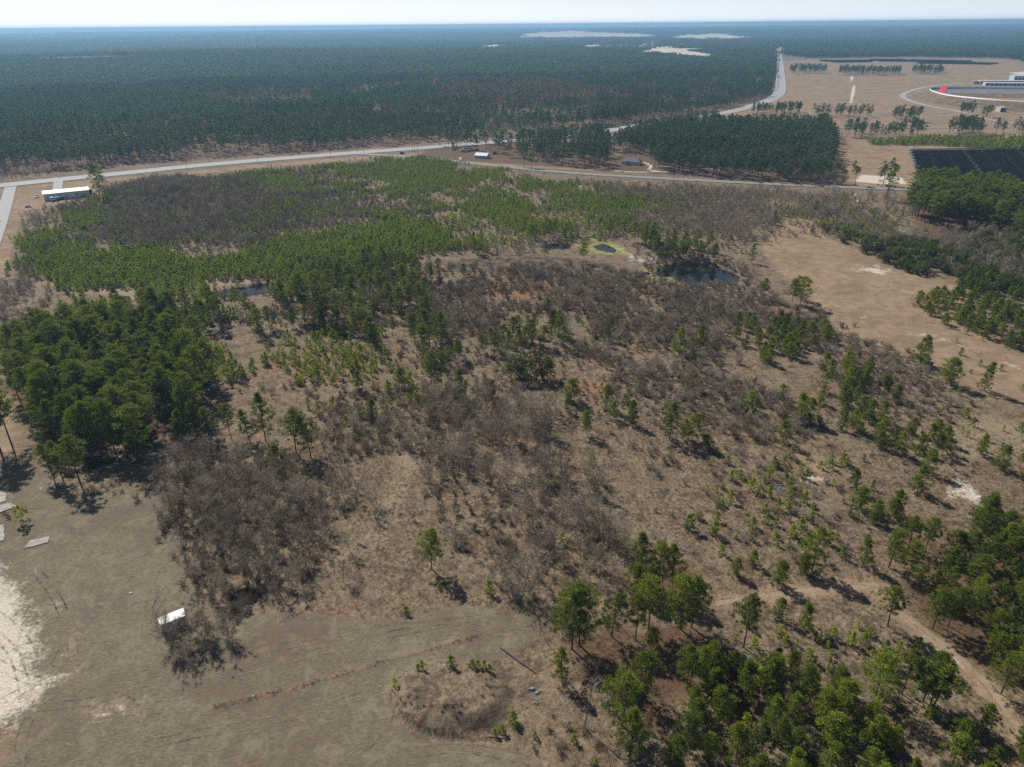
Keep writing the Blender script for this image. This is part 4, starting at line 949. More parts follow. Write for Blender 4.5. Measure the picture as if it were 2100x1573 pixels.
fill('young_pine', [(420,700),(520,672),(650,700),(770,690),(800,722),(730,770),(640,800),(560,765),(470,765),(430,745)], 3.24, (2.6,5), 'yellow green young pine on the brown slope left of centre', 'yellow green young pines left of centre', thr=0.37, nsc=14, seed=37, vars_=[1,2,4,0])
fill('young_pine', [(780,720),(870,760),(880,850),(760,870),(640,830),(650,790)], 6.30, (2.4,5), 'small pine scattered on brown grass left of centre', 'small pines on brown grass left of centre', thr=0.40, seed=38)
fill('young_pine', [(1500,420),(1700,410),(1850,440),(1870,480),(1780,500),(1690,460),(1590,440)], 4.95, (2.4,4.6), 'small pine in the grey scrub above the clearing', 'small pines in the scrub above the clearing', thr=0.45, nsc=20, seed=39)
fill('young_pine', [(1400,960),(1600,930),(1800,940),(1840,1100),(1750,1160),(1560,1180),(1430,1130)], 4.60, (1.6,4), 'sapling on the brush strewn slope right of centre', 'saplings on the brush strewn slope', thr=0.42, nsc=14, seed=40)
fill('young_pine', [(1850,780),(2000,790),(2300,850),(2300,1000),(2000,960),(1900,900)], 6.30, (1.6,4), 'sapling scattered on pale ground near the right edge', 'saplings on pale ground near the right edge', thr=0.43, nsc=16, seed=41)
fill('young_pine', [(1560,1280),(1800,1280),(1850,1300),(1960,1380),(2060,1440),(2060,1520),(1900,1560),(1500,1600),(1430,1500),(1460,1380)], 3.40, (1.3,3.4), 'yellow green sapling in the lower right wood', 'yellow green saplings in the lower right wood', thr=0.4, nsc=11, seed=42, vars_=[2,4,4,1])
fill('young_pine', [(1080,1440),(1250,1400),(1270,1600),(1140,1560)], 4.05, (.9,1.9), 'tiny sapling between the low mound and the grove', 'tiny saplings between mound and grove', thr=0.45, seed=43, vars_=[2,4])
fill('young_pine', [(1900,640),(2050,700),(2300,800),(2300,840),(1950,740),(1850,700)], 9.00, (1.4,3.2), 'sapling on the tan slope by the sand track', 'saplings on the tan slope by the sand track', thr=0.45, seed=44)
fill('young_pine', [(1160,560),(1300,640),(1500,760),(1480,900),(1300,900),(1150,760),(1050,640)], 11.70, (1.6,3.6), 'sapling showing above the grey brush in the centre', 'saplings above the grey brush in the centre', thr=0.45, seed=45)
for u, vb, vt, lb in [(746,0,0,0)] and [(926,1377,1358,'small bright bush like pine on the rim of the low mound, biggest of those'),(969,1379,1362,'sapling on the far rim of the low mound right of the biggest'),(982,1380,1364,'sapling on the far rim of the low mound, second right'),(993,1378,1362,'sapling on the far rim of the low mound, third right'),
        (868,1383,1366,'thin sapling at the left of the far rim of the mound'),(858,1384,1372,'tiny sapling touching the thin one on the mound rim'),(811,1415,1397,'yellow sapling at the left end of the mound'),(1005,1384,1370,'tiny sapling at the right end of the mound rim'),
        (1030,1500,1484,'sapling with a spiky shadow below the mound, right one'),(1014,1506,1492,'sapling with a spiky shadow below the mound, left one'),(1052,1478,1458,'sapling on the slope right of the mound, upper'),(1058,1492,1478,'sapling on the slope right of the mound, lower'),
        (1097,1512,1500,'small sapling beside the grey weeds right of the mound'),(1177,1522,1506,'dark sapling in the shade left of the lower grove'),(833,1258,1243,'tiny bright sapling on the straw bank'),(1003,1218,1192,'young pine with a slender shadow left of the big leafless clump'),
        (900,1207,1198,'seedling in the shadow of the lone slender pine'),(1107,1003,975,'bright small pine inside the leafless trees'),(1214,953,927,'yellow green small pine by the centre thicket edge'),(1153,1115,1092,'yellow small pine in the leafless trees above the grove'),
        (1619,1000,978,'narrow young pine beside the white branch heap'),(1535,840,802,'bright bushy young pine in the gap'),(1602,814,788,'vivid round young pine below the brush thicket'),(1075,870,846,'yellow green bush pine in the centre thicket'),
        (957,845,812,'yellow sapling at the head of the centre thicket'),(1415,1087,1055,'young pine on the rusty slope'),(24+24,1073,1035,'small yellow pine beside the broken slabs')]:
    one('young_pine', u, vb, vt, lb, None, 3 if 'yellow' not in lb else 4)
# leafless trees
fill('bare_tree', [(345,985),(380,930),(460,905),(560,910),(640,950),(650,1010),(640,1100),(620,1190),(560,1225),(480,1225),(410,1230),(385,1180),(362,1080)], 3.85, (7,10), 'grey leafless tree in the thicket beside the mown field', 'leafless trees beside the mown field', seed=50, thr=0.20)
fill('bare_tree', [(660,870),(760,850),(900,835),(950,870),(980,960),(900,930),(800,905),(700,960),(660,1000),(650,930)], 4.59, (4.5,7), 'low grey leafless tree left of the centre thicket', 'low leafless trees left of the centre thicket', seed=51, thr=0.31)
fill('bare_tree', [(880,800),(1050,830),(1130,890),(1230,960),(1300,1060),(1290,1180),(1180,1180),(1100,1120),(1060,1040),(960,960),(900,880)], 4.29, (6,9.5), 'leafless tree in the broad thicket at the centre', 'leafless trees in the centre thicket', seed=52, thr=0.31, nsc=14)
fill('bare_tree', [(640,1000),(780,980),(800,1080),(720,1180),(650,1150)], 7.40, (4,6.5), 'leafless tree standing apart on the pale straw', 'leafless trees standing apart on pale straw', seed=53, thr=0.31)
fill('bare_tree', [(1200,1100),(1300,1090),(1290,1190),(1200,1200)], 4.44, (6,8.5), 'grey leafless tree behind the foreground grove', 'leafless trees behind the foreground grove', seed=54)
for u, vb, vt, lb, var in [(352,1322,1262,'dark leafless tree rising in front of the white shed',1),(372,1330,1285,'leafless tree right in front of the white shed door side',3),(425,1308,1232,'leafless tree right of the white shed',0),(408,1300,1240,'leafless tree close behind the right end of the white shed',2),
        (440,1300,1245,'forked leafless tree between shed and black pool',4),(470,1312,1255,'lone leafless tree with a fan shadow right of the white shed',0),(392,1345,1300,'low leafless tree in front of the shed cluster',3),
        (1010,1195,1112,'pale leafless tree left of the big leafless clump',2),(1032,1185,1102,'second pale leafless tree left of the big leafless clump',0),(1072,1228,1135,'big round leafless tree with a wide shadow',5),(1090,1222,1150,'leafless tree at the right of the big round one',3),(1056,1232,1170,'leafless tree in front of the big round one',4),
        (974,1150,1120,'thin upright leafless sapling on the straw',2),(770,1035,965,'leafless tree with a dark foot on the pale straw',4),(715,1010,940,'leafless tree left on the pale straw',0),(925,1115,1065,'dark low leafless tree above the lone pine',3),(848,1065,1042,'thin leafless stem on the pale straw slope',2),
        (880,985,930,'leafless tree at the left end of the centre thicket',0),(1168,695,640,'leafless tree among the mid pines',1),(1100,780,745,'pale leafless tree in front of the dark evergreen',5),(760,640,590,'grey round leafless tree right of the pond belt',5),(1885+70,505,462,'wide spreading grey tree left of the evergreen thicket',5),(1975,520,478,'second wide spreading grey tree near the evergreen thicket',5)]:
    one('bare_tree', u, vb, vt, lb, None, var)
fill('bare_tree', [(155,450),(200,398),(290,372),(480,368),(560,395),(640,415),(560,500),(480,515),(330,512),(230,490)], 2.89, (3.6,6.2), 'grey purple leafless tree in the thicket below the highway', 'leafless trees below the highway', seed=55, thr=0.30, nsc=26)
fill('young_pine', [(155,450),(200,398),(290,372),(480,362),(640,360),(760,400),(640,440),(560,500),(480,515),(330,512),(230,490)], 3.4, (2.2,4.2), 'young pine showing through the grey thicket below the highway', 'young pines in the thicket below the highway', seed=85, thr=.52, nsc=22)
fill('bare_shrub', [(80,440),(200,398),(290,372),(480,362),(640,350),(900,420),(860,450),(640,470),(560,510),(480,520),(330,515),(160,480)], 3.6, (1.8,3.4), 'grey brush under the thicket below the highway', 'brush below the highway', seed=86, thr=.3, nsc=22)
fill('bare_tree', [(560,400),(860,430),(860,446),(700,470),(560,505)], 3.70, (3,4.6), 'low leafless tree amid the plantation', 'leafless trees amid the plantation', seed=56, thr=0.40)
fill('bare_tree', [(270,405),(330,375),(380,372),(375,415)], 3.70, (8,11), 'taller dark leafless tree near the highway', 'taller leafless trees near the highway', seed=57)
fill('bare_tree', [(1180,378),(1400,388),(1740,398),(1750,440),(1690,455),(1600,440),(1560,500),(1480,500),(1400,480),(1300,470),(1250,470),(1330,420)], 3.00, (3.2,5.4), 'grey leafless tree in the scrub between narrow road and clearing', 'leafless trees between road and clearing', seed=58, thr=0.22, nsc=30)
fill('bare_tree', [(1765,398),(1850,402),(1880,480),(1930,500),(1850,505),(1780,500),(1700,470),(1760,440)], 4.07, (3.5,6), 'leafless tree along the sandy track by the high grove', 'leafless trees along the sandy track', seed=59, thr=0.35, avoid=[WP([(1745,390),(1765,390),(1800,440),(1880,480),(1860,490),(1780,450)])])
fill('bare_tree', [(1880,490),(2060,480),(2300,500),(2300,640),(2100,590),(1900,545)], 5.55, (6,9), 'grey leafless tree inside the evergreen thicket', 'leafless trees inside the evergreen thicket', seed=60, thr=0.35)
fill('bare_tree', [(22,560),(36,480),(52,432),(66,440),(58,520),(60,640),(100,690),(40,740),(-80,740),(-60,640)], 3.40, (4,6.5), 'leafless tree in the hedge line by the left side street', 'leafless trees in the left hedge line', seed=61, thr=0.17)
fill('bare_tree', [(940,512),(1010,500),(1100,490),(1250,474),(1262,486),(1150,498),(1060,515),(980,522)], 3.40, (3.5,5.5), 'leafless tree on the dark bank above the bare basin', 'leafless trees on the bank above the basin', seed=62, thr=0.15)
fill('bare_tree', [(1380,540),(1500,538),(1560,560),(1540,590),(1520,560),(1480,548)], 3.70, (3.5,5), 'leafless tree around the right end of the brown pond', 'leafless trees at the brown pond', seed=63, thr=0.20)
fill('bare_tree', [(-60,378),(0,364),(300,336),(600,314),(800,300),(800,294),(600,307),(300,328),(0,354),(-60,362)], 4.81, (3,5), 'low grey tree along the forest edge of the highway', 'low grey trees along the highway', seed=64, thr=0.30)
fill('bare_tree', [(1640,385),(1650,350),(1700,355),(1700,388)], 4.44, (7,10), 'leafless tree at the right end of the pine block', 'leafless trees at the end of the pine block', seed=65)
# leafless shrubs
fill('bare_shrub', [(860,600),(960,575),(1100,545),(1200,545),(1330,590),(1430,600),(1580,600),(1690,660),(1620,700),(1500,680),(1500,770),(1350,740),(1200,700),(1100,640),(1000,720),(900,690),(850,650)], 2.70, (2.2,4.2), 'grey leafless bush in the broad brush below the ponds', 'leafless bushes below the ponds', seed=70, thr=0.27, nsc=20)
fill('bare_shrub', [(1150,700),(1350,740),(1520,770),(1600,800),(1700,880),(1500,900),(1400,860),(1300,830),(1200,780)], 3.20, (2.4,4.6), 'grey leafless bush right of centre', 'leafless bushes right of centre', seed=71, thr=0.33, nsc=16)
fill('bare_shrub', [(1500,640),(1700,680),(1900,740),(2000,830),(1900,880),(1760,790),(1600,700)], 2.90, (1.8,3.4), 'brown leafless bush between pine thicket and sand track', 'leafless bushes between thicket and sand track', seed=72, thr=0.26, nsc=20)
fill('bare_shrub', [(640,820),(880,790),(960,830),(880,900),(700,930),(640,900)], 3.60, (1.8,3.6), 'low leafless bush on the brown ground left of centre', 'leafless bushes left of centre', seed=73, thr=0.33)
fill('bare_shrub', [(830,930),(960,960),(1080,1040),(1160,1180),(1180,1250),(1060,1200),(940,1120),(880,1040)], 4.03, (1.6,3.4), 'scattered leafless bush on the pale straw slope', 'leafless bushes on the pale straw slope', seed=74, thr=0.41, nsc=10)
fill('bare_shrub', [(1300,900),(1500,930),(1720,1000),(1850,1080),(1700,1170),(1500,1120),(1380,1060),(1300,1000)], 4.32, (1.4,3), 'leafless bush on the brush strewn slope', 'leafless bushes on the brush strewn slope', seed=75, thr=0.36, nsc=12)
fill('bare_shrub', [(400,760),(640,800),(640,870),(560,800),(430,800)], 4.32, (2,3.6), 'leafless bush behind the low pine row', 'leafless bushes behind the low pine row', seed=76, thr=0.35)
fill('bare_shrub', [(340,960),(650,930),(660,1200),(420,1240),(350,1100)], 3.24, (2,3.5), 'low leafless bush under the trees beside the mown field', 'leafless bushes beside the mown field', seed=77, thr=0.28)
fill('bare_shrub', [(1060,1440),(1150,1380),(1210,1440),(1240,1560),(1150,1560),(1080,1500)], 3.02, (1,2.2), 'brown weed bush between mound and grove', 'weed bushes between mound and grove', seed=78, thr=0.39, nsc=9)
fill('bare_shrub', [(175,970),(230,950),(330,940),(345,985),(260,1000),(200,1010)], 2.59, (.9,1.8), 'low brown bush along the top of the mown field', 'low bushes along the top of the mown field', seed=79, thr=0.30)
fill('bare_shrub', [(20,1040),(50,1030),(55,1052),(20,1066),(-10,1060)], 1.73, (.8,1.5), 'scrubby bush among the broken slabs', 'scrubby bushes among the broken slabs', seed=80, ragged=2)
fill('bare_shrub', [(845,1455),(905,1458),(960,1462),(962,1480),(900,1484),(850,1472)], 1.37, (.6,1.1), 'dark bramble on the shaded face of the mound', 'brambles on the shaded face of the mound', seed=81, ragged=2)
fill('bare_shrub', [(1560,1240),(1800,1250),(2000,1400),(2100,1500),(2100,1600),(1500,1600),(1450,1450)], 5.04, (.9,2.0), 'leafless bush in the lower right wood', 'leafless bushes in the lower right wood', seed=82, thr=0.40)
fill('bare_shrub', [(600,560),(900,545),(1000,560),(860,640),(760,680),(600,680)], 4.32, (2,4), 'leafless bush in the belt beside the long pond', 'leafless bushes beside the long pond', seed=83, thr=0.35)
fill('bare_shrub', [(430,366),(640,337),(830,322),(960,346),(1200,374),(1340,396),(1300,440),(1235,475),(1100,482),(960,470),(860,440),(760,408),(640,415),(540,395)], 5.5, (1.6,3), 'grey brush between the young pines of the upper plantation', 'brush of the upper plantation', seed=84, thr=.4, nsc=20)
for px_, sp_, h_, th_, lb_, gr_ in (
 ([(660,770),(900,700),(1200,740),(1500,900),(1450,960),(1200,900),(1000,820),(800,820)], 3.4, (1.2,2.8), .40, 'grey brown bush on the rough ground of the centre', 'bushes on the rough ground of the centre'),
 ([(1560,820),(1900,860),(2000,930),(1900,1000),(1700,960),(1560,900)], 4.2, (1.0,2.2), .42, 'brown bush on the slope right of the pine knot', 'bushes right of the pine knot'),
 ([(1250,470),(1700,440),(1760,420),(1860,460),(1780,500),(1560,470),(1500,540),(1560,600),(1500,620),(1330,540)], 3.8, (1.4,3.0), .42, 'grey bush between the pools and the clearing', 'bushes between the pools and the clearing'),
 ([(30,640),(200,650),(420,690),(300,640),(560,640),(560,690),(420,700),(60,700)], 3.4, (1.5,3.2), .38, 'grey bush beyond the dense stand', 'bushes beyond the dense stand'),
 ([(450,1000),(380,1100),(400,1235),(640,1215),(700,1100),(660,950)], 3.4, (1.2,2.6), .45, 'low bush fringing the thicket beside the mown field', 'bushes fringing the thicket'),
 ([(1000,1050),(1200,1120),(1290,1180),(1280,1260),(1150,1260),(1050,1180)], 3.6, (1.0,2.4), .42, 'brown bush left of the foreground grove', 'bushes left of the foreground grove')):
    fill('bare_shrub', px_, sp_, h_, lb_, gr_, seed=120+int(sp_*10), thr=th_, nsc=12)
fill('bare_tree', [(326,1318),(345,1306),(400,1296),(470,1290),(485,1320),(440,1345),(380,1362),(335,1350)], 3.2, (4.5,7.5), 'dark leafless tree in the cluster below the white shed', 'leafless trees below the white shed', seed=140, ragged=1)
fill('evergreen_shrub', [(1440,1320),(1700,1330),(1900,1450),(2150,1560),(2150,1640),(1450,1640),(1380,1500)], 6.5, (1.2,2.6), 'low green bush under the pines of the lower right wood', 'low green bushes of the lower right wood', seed=170, thr=.42, nsc=10)
for k, (px_, sp_) in enumerate(((PONDS[0][0], 3.2), (PONDS[2][0], 3.4), (PONDS[3][0], 3.2), (PONDS[4][0], 3.4), (PONDS[5][0], 1.5))):
    c0 = px_.mean(0)
    fill('bare_shrub', None, sp_, (1.6,3.2), 'leafless bush on the bank of the '+('brown pond','dark pool','long pond','narrow strip of water','black pool')[k], 'bushes on the bank of the '+('brown pond','dark pool','long pond','narrow strip of water','black pool')[k], world=c0+(px_-c0)*([1.25, 1.7] if k < 4 else [1.5, 1.4]), seed=150+k, ragged=3 if k < 4 else .8)
fill('bare_shrub', [(40,508),(160,490),(560,505),(860,440),(1010,490),(1240,475),(1300,440),(1340,396),(1420,400),(1400,450),(1250,490),(920,530),(700,575),(600,590),(380,600),(110,625),(45,600)], 4.6, (1.3,2.6), 'grey brush among the young pines above the ponds', 'brush among the young pines', seed=160, thr=.34, nsc=16)
fill('young_pine', [(860,430),(1000,440),(1200,440),(1320,400),(1380,400),(1320,450),(1240,484),(1080,500),(960,505),(860,470)], 3.6, (2.4,4.2), 'yellow green young pine in the thin right end of the plantation', 'young pines in the thin right end of the plantation', seed=161, thr=.40, nsc=18, vars_=[1,2,4])
fill('bare_shrub', [(800,1420),(835,1378),(930,1358),(1005,1372),(1042,1410),(1036,1465),(965,1506),(855,1503),(808,1468)], 1.7, (.35,.8), 'low weed tuft bush on the mound', 'weeds on the mound', seed=162, thr=.60, nsc=5, ragged=1)
# evergreen shrubs
one('evergreen_shrub', 1066, 776, 724, 'big dark evergreen bush with yellow tips in the centre, left dome', None, 0)
one('evergreen_shrub', 1112, 778, 722, 'big dark evergreen bush in the centre, right dome with a wide shadow', None, 1)
fill('evergreen_shrub', [(1765,515),(1800,500),(1870,505),(2000,510),(2300,520),(2300,660),(2100,612),(1960,572),(1850,548),(1780,532)], 5.27, (4.2,7), 'dark evergreen tree in the thicket above the clearing', 'evergreens of the thicket above the clearing', seed=90, thr=0.28, nsc=20)
fill('evergreen_shrub', [(1690,470),(1800,490),(1780,512),(1700,492)], 5.95, (3,4.5), 'small evergreen bush on the rim above the clearing', 'evergreen bushes on the rim above the clearing', seed=91, thr=0.25, ragged=2)
fill('evergreen_shrub', [(600,560),(700,530),(760,545),(700,580)], 5.10, (3.5,5), 'evergreen bush in the shade beside the long pond', 'evergreen bushes beside the long pond', seed=92, thr=0.30)
fill('evergreen_shrub', [(1420,1380),(1500,1370),(1480,1440),(1420,1450)], 3.82, (2.2,3.4), 'dark evergreen bush in the lower middle grove', 'evergreen bushes in the lower middle grove', seed=93)
# dry grass tufts
TRACK = WP([(1450,1236),(1620,1210),(1790,1194),(1850,1255),(1960,1328),(2100,1510),(2100,1545),(2010,1410),(1940,1345),(1840,1275),(1790,1212),(1620,1226),(1450,1252)])
fill('grass_tuft', [(600,900),(900,780),(1500,860),(2000,900),(2300,950),(2300,1700),(1150,1700),(1130,1300),(1100,1250),(780,1270),(560,1250),(640,1000)], 1.15, (.35,.85), 'dry grass tufts', None, thr=0.36, nsc=7, seed=95, avoid=[MOWN, TRACK])
fill('grass_tuft', [(420,760),(900,640),(1500,700),(2000,800),(2000,900),(1500,860),(900,780),(600,900)], 2.40, (.5,1.1), 'dry grass tufts', None, thr=0.36, nsc=9, seed=96)
for w in WEEDRIDGE:
    z_ = zl('dry grass tufts', None); rs = resample(w, .35)
    for k in range(2):
        for q_ in rs[vn(rs[:, 0], rs[:, 1], 2.2, 8) > .35]: PL['grass_tuft'].append((q_[0]+RNG.normal(0, .35), q_[1]+RNG.normal(0, .35), RNG.uniform(.2, .5), RNG.integers(0, 99), z_))

# ------------------------------------------------------------------ buildings and things
M_WHITE = simple('white_metal', (.78, .78, .77), .45, 0, .8, .06); M_WALLM = simple('pale_blue_metal_wall', (.52, .58, .66), .55, 0, .6, .1)
M_ROOFG = simple('grey_shingles', (.17, .18, .20), .9, 0, 3, .2); M_SIDING = simple('pale_siding', (.55, .62, .70), .7, 0, 2, .06)
M_GLASS = simple('window_glass', (.02, .025, .03), .08, spec=.7); M_RUB = simple('tyre_rubber', (.02, .02, .02), .8); M_DARK = simple('dark_metal', (.05, .05, .055), .6)
M_WOOD = simple('weathered_wood', (.15, .12, .10), .9, 0, 4, .3); M_WIRE = simple('wire', (.12, .12, .12), .6)
M_CREAM = simple('cream_wall', (.62, .58, .50), .8, 0, 2, .08); M_BRICK = simple('brick', (.30, .15, .11), .9, 0, 6, .25)
def face_dir(u0, v0, u1, v1, z=0.0):
    x0, y0 = PT(u0, v0, z); x1, y1 = PT(u1, v1, z); return x0, y0, math.atan2(y1-y0, x1-x0), math.hypot(x1-x0, y1-y0)
def local(name, x, y, rz, z=None):
    return empty(name, (x, y, zat(x, y) if z is None else z), rz)

def shed_building():
    x, y, rz, Lx = face_dir(92, 412, 185, 402.5)
    t = local('metal_building', x, y, rz); tag(t, 'long white roofed metal building beside the highway at the left', 'building')
    D, h1, h2 = 13.0, 4.6, 5.4
    m = MB()
    prof = [(0, 0), (D, 0), (D, h1), (D/2, h2+.3), (0, h1)]
    b = MB()
    b.prism([(p_[0], p_[1]) for p_ in prof], 0, Lx)           # x across depth, y along length
    w = b.mesh('wall', M_WALLM)
    o = obj('wall', w, t); o.matrix_local = Matrix(((0,1,0,0),(1,0,0,0),(0,0,1,0),(0,0,0,1)))
    for nm, y0, z0, y1, z1 in (('roof', -.4, h1+.02, D/2, h2+.42), ('roof', D/2, h2+.42, D+.4, h1+.02)):
        r = MB(); r.v = [(-.4, y0, z0), (Lx+.4, y0, z0), (Lx+.4, y1, z1), (-.4, y1, z1), (-.4, y0, z0+.14), (Lx+.4, y0, z0+.14), (Lx+.4, y1, z1+.14), (-.4, y1, z1+.14)]
        r.f = [(0,3,2,1),(4,5,6,7),(0,1,5,4),(1,2,6,5),(2,3,7,6),(3,0,4,7)]; r.m = [0]*6
        ro = r.build(nm, M_WHITE, t)
        s = MB()
        for k in range(1, int(Lx//1.5)):
            q_ = k*1.5; s.v += [(q_-.04, y0, z0+.15), (q_+.04, y0, z0+.15), (q_+.04, y1, z1+.15), (q_-.04, y1, z1+.15), (q_, y0, z0+.2), (q_, y1, z1+.2)]
            bb = len(s.v)-6; s.f += [(bb, bb+4, bb+5, bb+3), (bb+4, bb+1, bb+2, bb+5)]; s.m += [0, 0]
        so = s.build('roof_seam', M_WHITE, ro); so['kind'] = 'stuff'
    s = MB()
    for k in range(1, int(Lx//1.2)): s.box((k*1.2, -.03, h1/2), (.08, .05, h1-.1))
    so = s.build('wall_rib', M_WALLM, t); so['kind'] = 'stuff'
    for k, (xx, ww, hh) in enumerate(((3, 1, 2.1), (Lx*.33, 3.4, 3.4), (Lx*.55, 3.4, 3.4), (Lx*.86, 1, 2.1))):
        d = MB(); d.box((xx+ww/2, -.07, hh/2), (ww, .08, hh)); d.build('door', M_WHITE if ww > 2 else M_DARK, t)
    for xx in (Lx*.2, Lx*.72):
        d = MB(); d.box((xx, -.07, 2.7), (1.2, .06, .9)); d.build('window', M_GLASS, t)
    vt = MB(); vt.tube((Lx*.28, 3, h1+.2), (Lx*.28, 3, h1+1.1), .3, .3, 8); vt.build('roof_vent', M_DARK, t)
shed_building()

def vehicle_meshes(kind):
    Lc, W_, hb, hr = {'car': (4.5, 1.8, .95, 1.45), 'suv': (4.8, 1.9, 1.15, 1.8), 'pickup': (5.4, 1.95, 1.1, 1.85)}[kind]
    b = MB()
    body = [(-Lc/2, .35), (Lc/2, .35), (Lc/2, hb*.72), (Lc/2-.25, hb*.86), (Lc*.22, hb), (-Lc/2+.1, hb), (-Lc/2, hb*.8)]
    b.prism(body, -W_/2, W_/2)
    if kind == 'pickup': cab = [(.0-.7, hb), (Lc*.22, hb), (Lc*.1, hr), (-.55, hr)]
    elif kind == 'suv': cab = [(-Lc/2+.1, hb), (Lc*.22, hb), (Lc*.1, hr), (-Lc/2+.4, hr)]
    else: cab = [(-Lc/2+.35, hb), (Lc*.24, hb), (Lc*.06, hr), (-Lc*.22, hr)]
    g = MB(); g.prism([(x_, z_) for x_, z_ in cab], -W_/2+.12, W_/2-.12)
    rf = MB(); xs = [x_ for x_, z_ in cab if z_ == hr]
    rf.box(((xs[0]+xs[1])/2, 0, hr+.03), (abs(xs[1]-xs[0])+.04, W_-.2, .07))
    w = MB(); w.tube((0, -.12, 0), (0, .12, 0), .34, .34, 10)
    w.f.append(tuple(range(10))[::-1]); w.m.append(0)
    return b, g, rf, w, Lc, W_
VM = {}
def vehicle(kind, col, u, v, rz, label, group=None, zoff=0.0, wxy=None):

    key = (kind, col)
    if key not in VM:
        b, g, rf, w, Lc, W_ = vehicle_meshes(kind)
        pm = simple('vehicle_paint', col, .3, .1, spec=.5)
        VM[key] = (b.mesh('body', pm), g.mesh('windows', M_GLASS), rf.mesh('roof_panel', pm), w.mesh('wheel', M_RUB), Lc, W_)
    mb_, mg, mr, mw, Lc, W_ = VM[key]
    x, y = PT(u, v) if wxy is None else wxy
    t = local({'car': 'parked_car', 'suv': 'parked_car', 'pickup': 'pickup_truck'}[kind] if 'driving' not in label and 'queue' not in label else 'car', x, y, rz, zat(x, y)+zoff)
    tag(t, label, 'truck' if kind == 'pickup' else 'car', group)
    obj('body', mb_, t); obj('windows', mg, t); obj('roof_panel', mr, t)
    for sx in (-1, 1):
        for sy in (-1, 1): obj('wheel', mw, t, (sx*Lc*.31, sy*(W_/2-.1), .34))
    return t
WH, SIL, BLK, BLU, RED = (.75, .75, .75), (.42, .43, .45), (.025, .028, .035), (.06, .12, .30), (.35, .03, .03)
vehicle('pickup', WH, 76.5, 405, 2.0, 'white pickup truck left of the long metal building')
vehicle('car', SIL, 59, 425, .3, 'silver car half under bare branches below the metal building')
vehicle('suv', BLK, 825, 316, -.3, 'dark car alone on the grass wedge between highway and narrow road')
for u, v, c_, k, lb in [(950,310,WH,'suv','white car under the pines left of the white house'),(961,311,BLU,'car','blue car under the pines left of the white house'),(970,310,RED,'car','dark red car under the pines left of the white house'),(978,309,BLK,'pickup','dark pickup under the pines behind the white house'),
        (1015,316,BLK,'suv','dark car in the shade right of the white house')]: vehicle(k, c_, u, v, .6, lb)
vehicle('suv', WH, 1900, 260, .05, 'white car driving on the grey road across the tan field', zoff=.35)
vehicle('pickup', WH, 1964, 268, .1, 'white truck between the pines beside the grey field road')
vehicle('car', SIL, 1372, 252, .5, 'pale car driving on the highway behind the pine block', zoff=.35)
vehicle('suv', WH, 1383, 250, .5, 'white car driving on the highway right behind the pale one', zoff=.35)
rq = random.Random(3)
qv = sorted([178, 172, 167, 162, 157, 152, 148, 144, 140, 136, 133, 129, 126, 122])
for k, v in enumerate(qv):
    x, y = PT(1599.5-(k % 2), v); col = [WH, SIL, BLK, WH, RED][k % 5]
    vehicle(['car', 'suv', 'pickup'][k % 3], col, 0, 0, math.pi/2-.35, 'one of the small vehicles in the queue along the straight road', 'vehicles queued on the straight road', .35, (x-3, y))
def lorry():
    x, y, rz, Lx = face_dir(104, 411, 128, 406)
    x, y = PT(105, 413.5)
    t = local('flatbed_lorry', x, y, rz); tag(t, 'dark flatbed lorry parked along the front of the metal building', 'lorry')
    b = MB(); b.box((1.3, 0, 1.8), (2.2, 2.4, 2.3)); b.build('cab', M_SIDING, t)
    b = MB(); b.box((6.2, 0, 1.15), (7.4, 2.4, .3)); b.build('bed', M_DARK, t)
    b = MB(); b.box((5.6, 0, 2.0), (4.2, 2.1, 1.3)); b.build('load', M_WALLM, t)
    b = MB(); b.box((1.0, -1.22, 2.2), (1.2, .06, .8)); b.build('window', M_GLASS, t)
    w = MB(); w.tube((0, -.15, 0), (0, .15, 0), .5, .5, 10); w.f.append(tuple(range(10))[::-1]); w.m.append(0); wm = w.mesh('wheel', M_RUB)
    for xx in (1.1, 6.8, 8.2):
        for s in (-1, 1): obj('wheel', wm, t, (xx, s*1.05, .5))
lorry()
def tank():
    x, y = PT(184, 396.5); t = local('round_tank', x, y, 0); tag(t, 'dark round tank at the right end of the metal building', 'tank')
    b = MB(); b.tube((0, 0, 0), (0, 0, 3.2), 1.9, 1.9, 14); b.build('shell', M_DARK, t); b = MB(); b.tube((0, 0, 3.2), (0, 0, 3.6), 1.7, .8, 14); b.build('lid', M_WHITE, t)
tank()

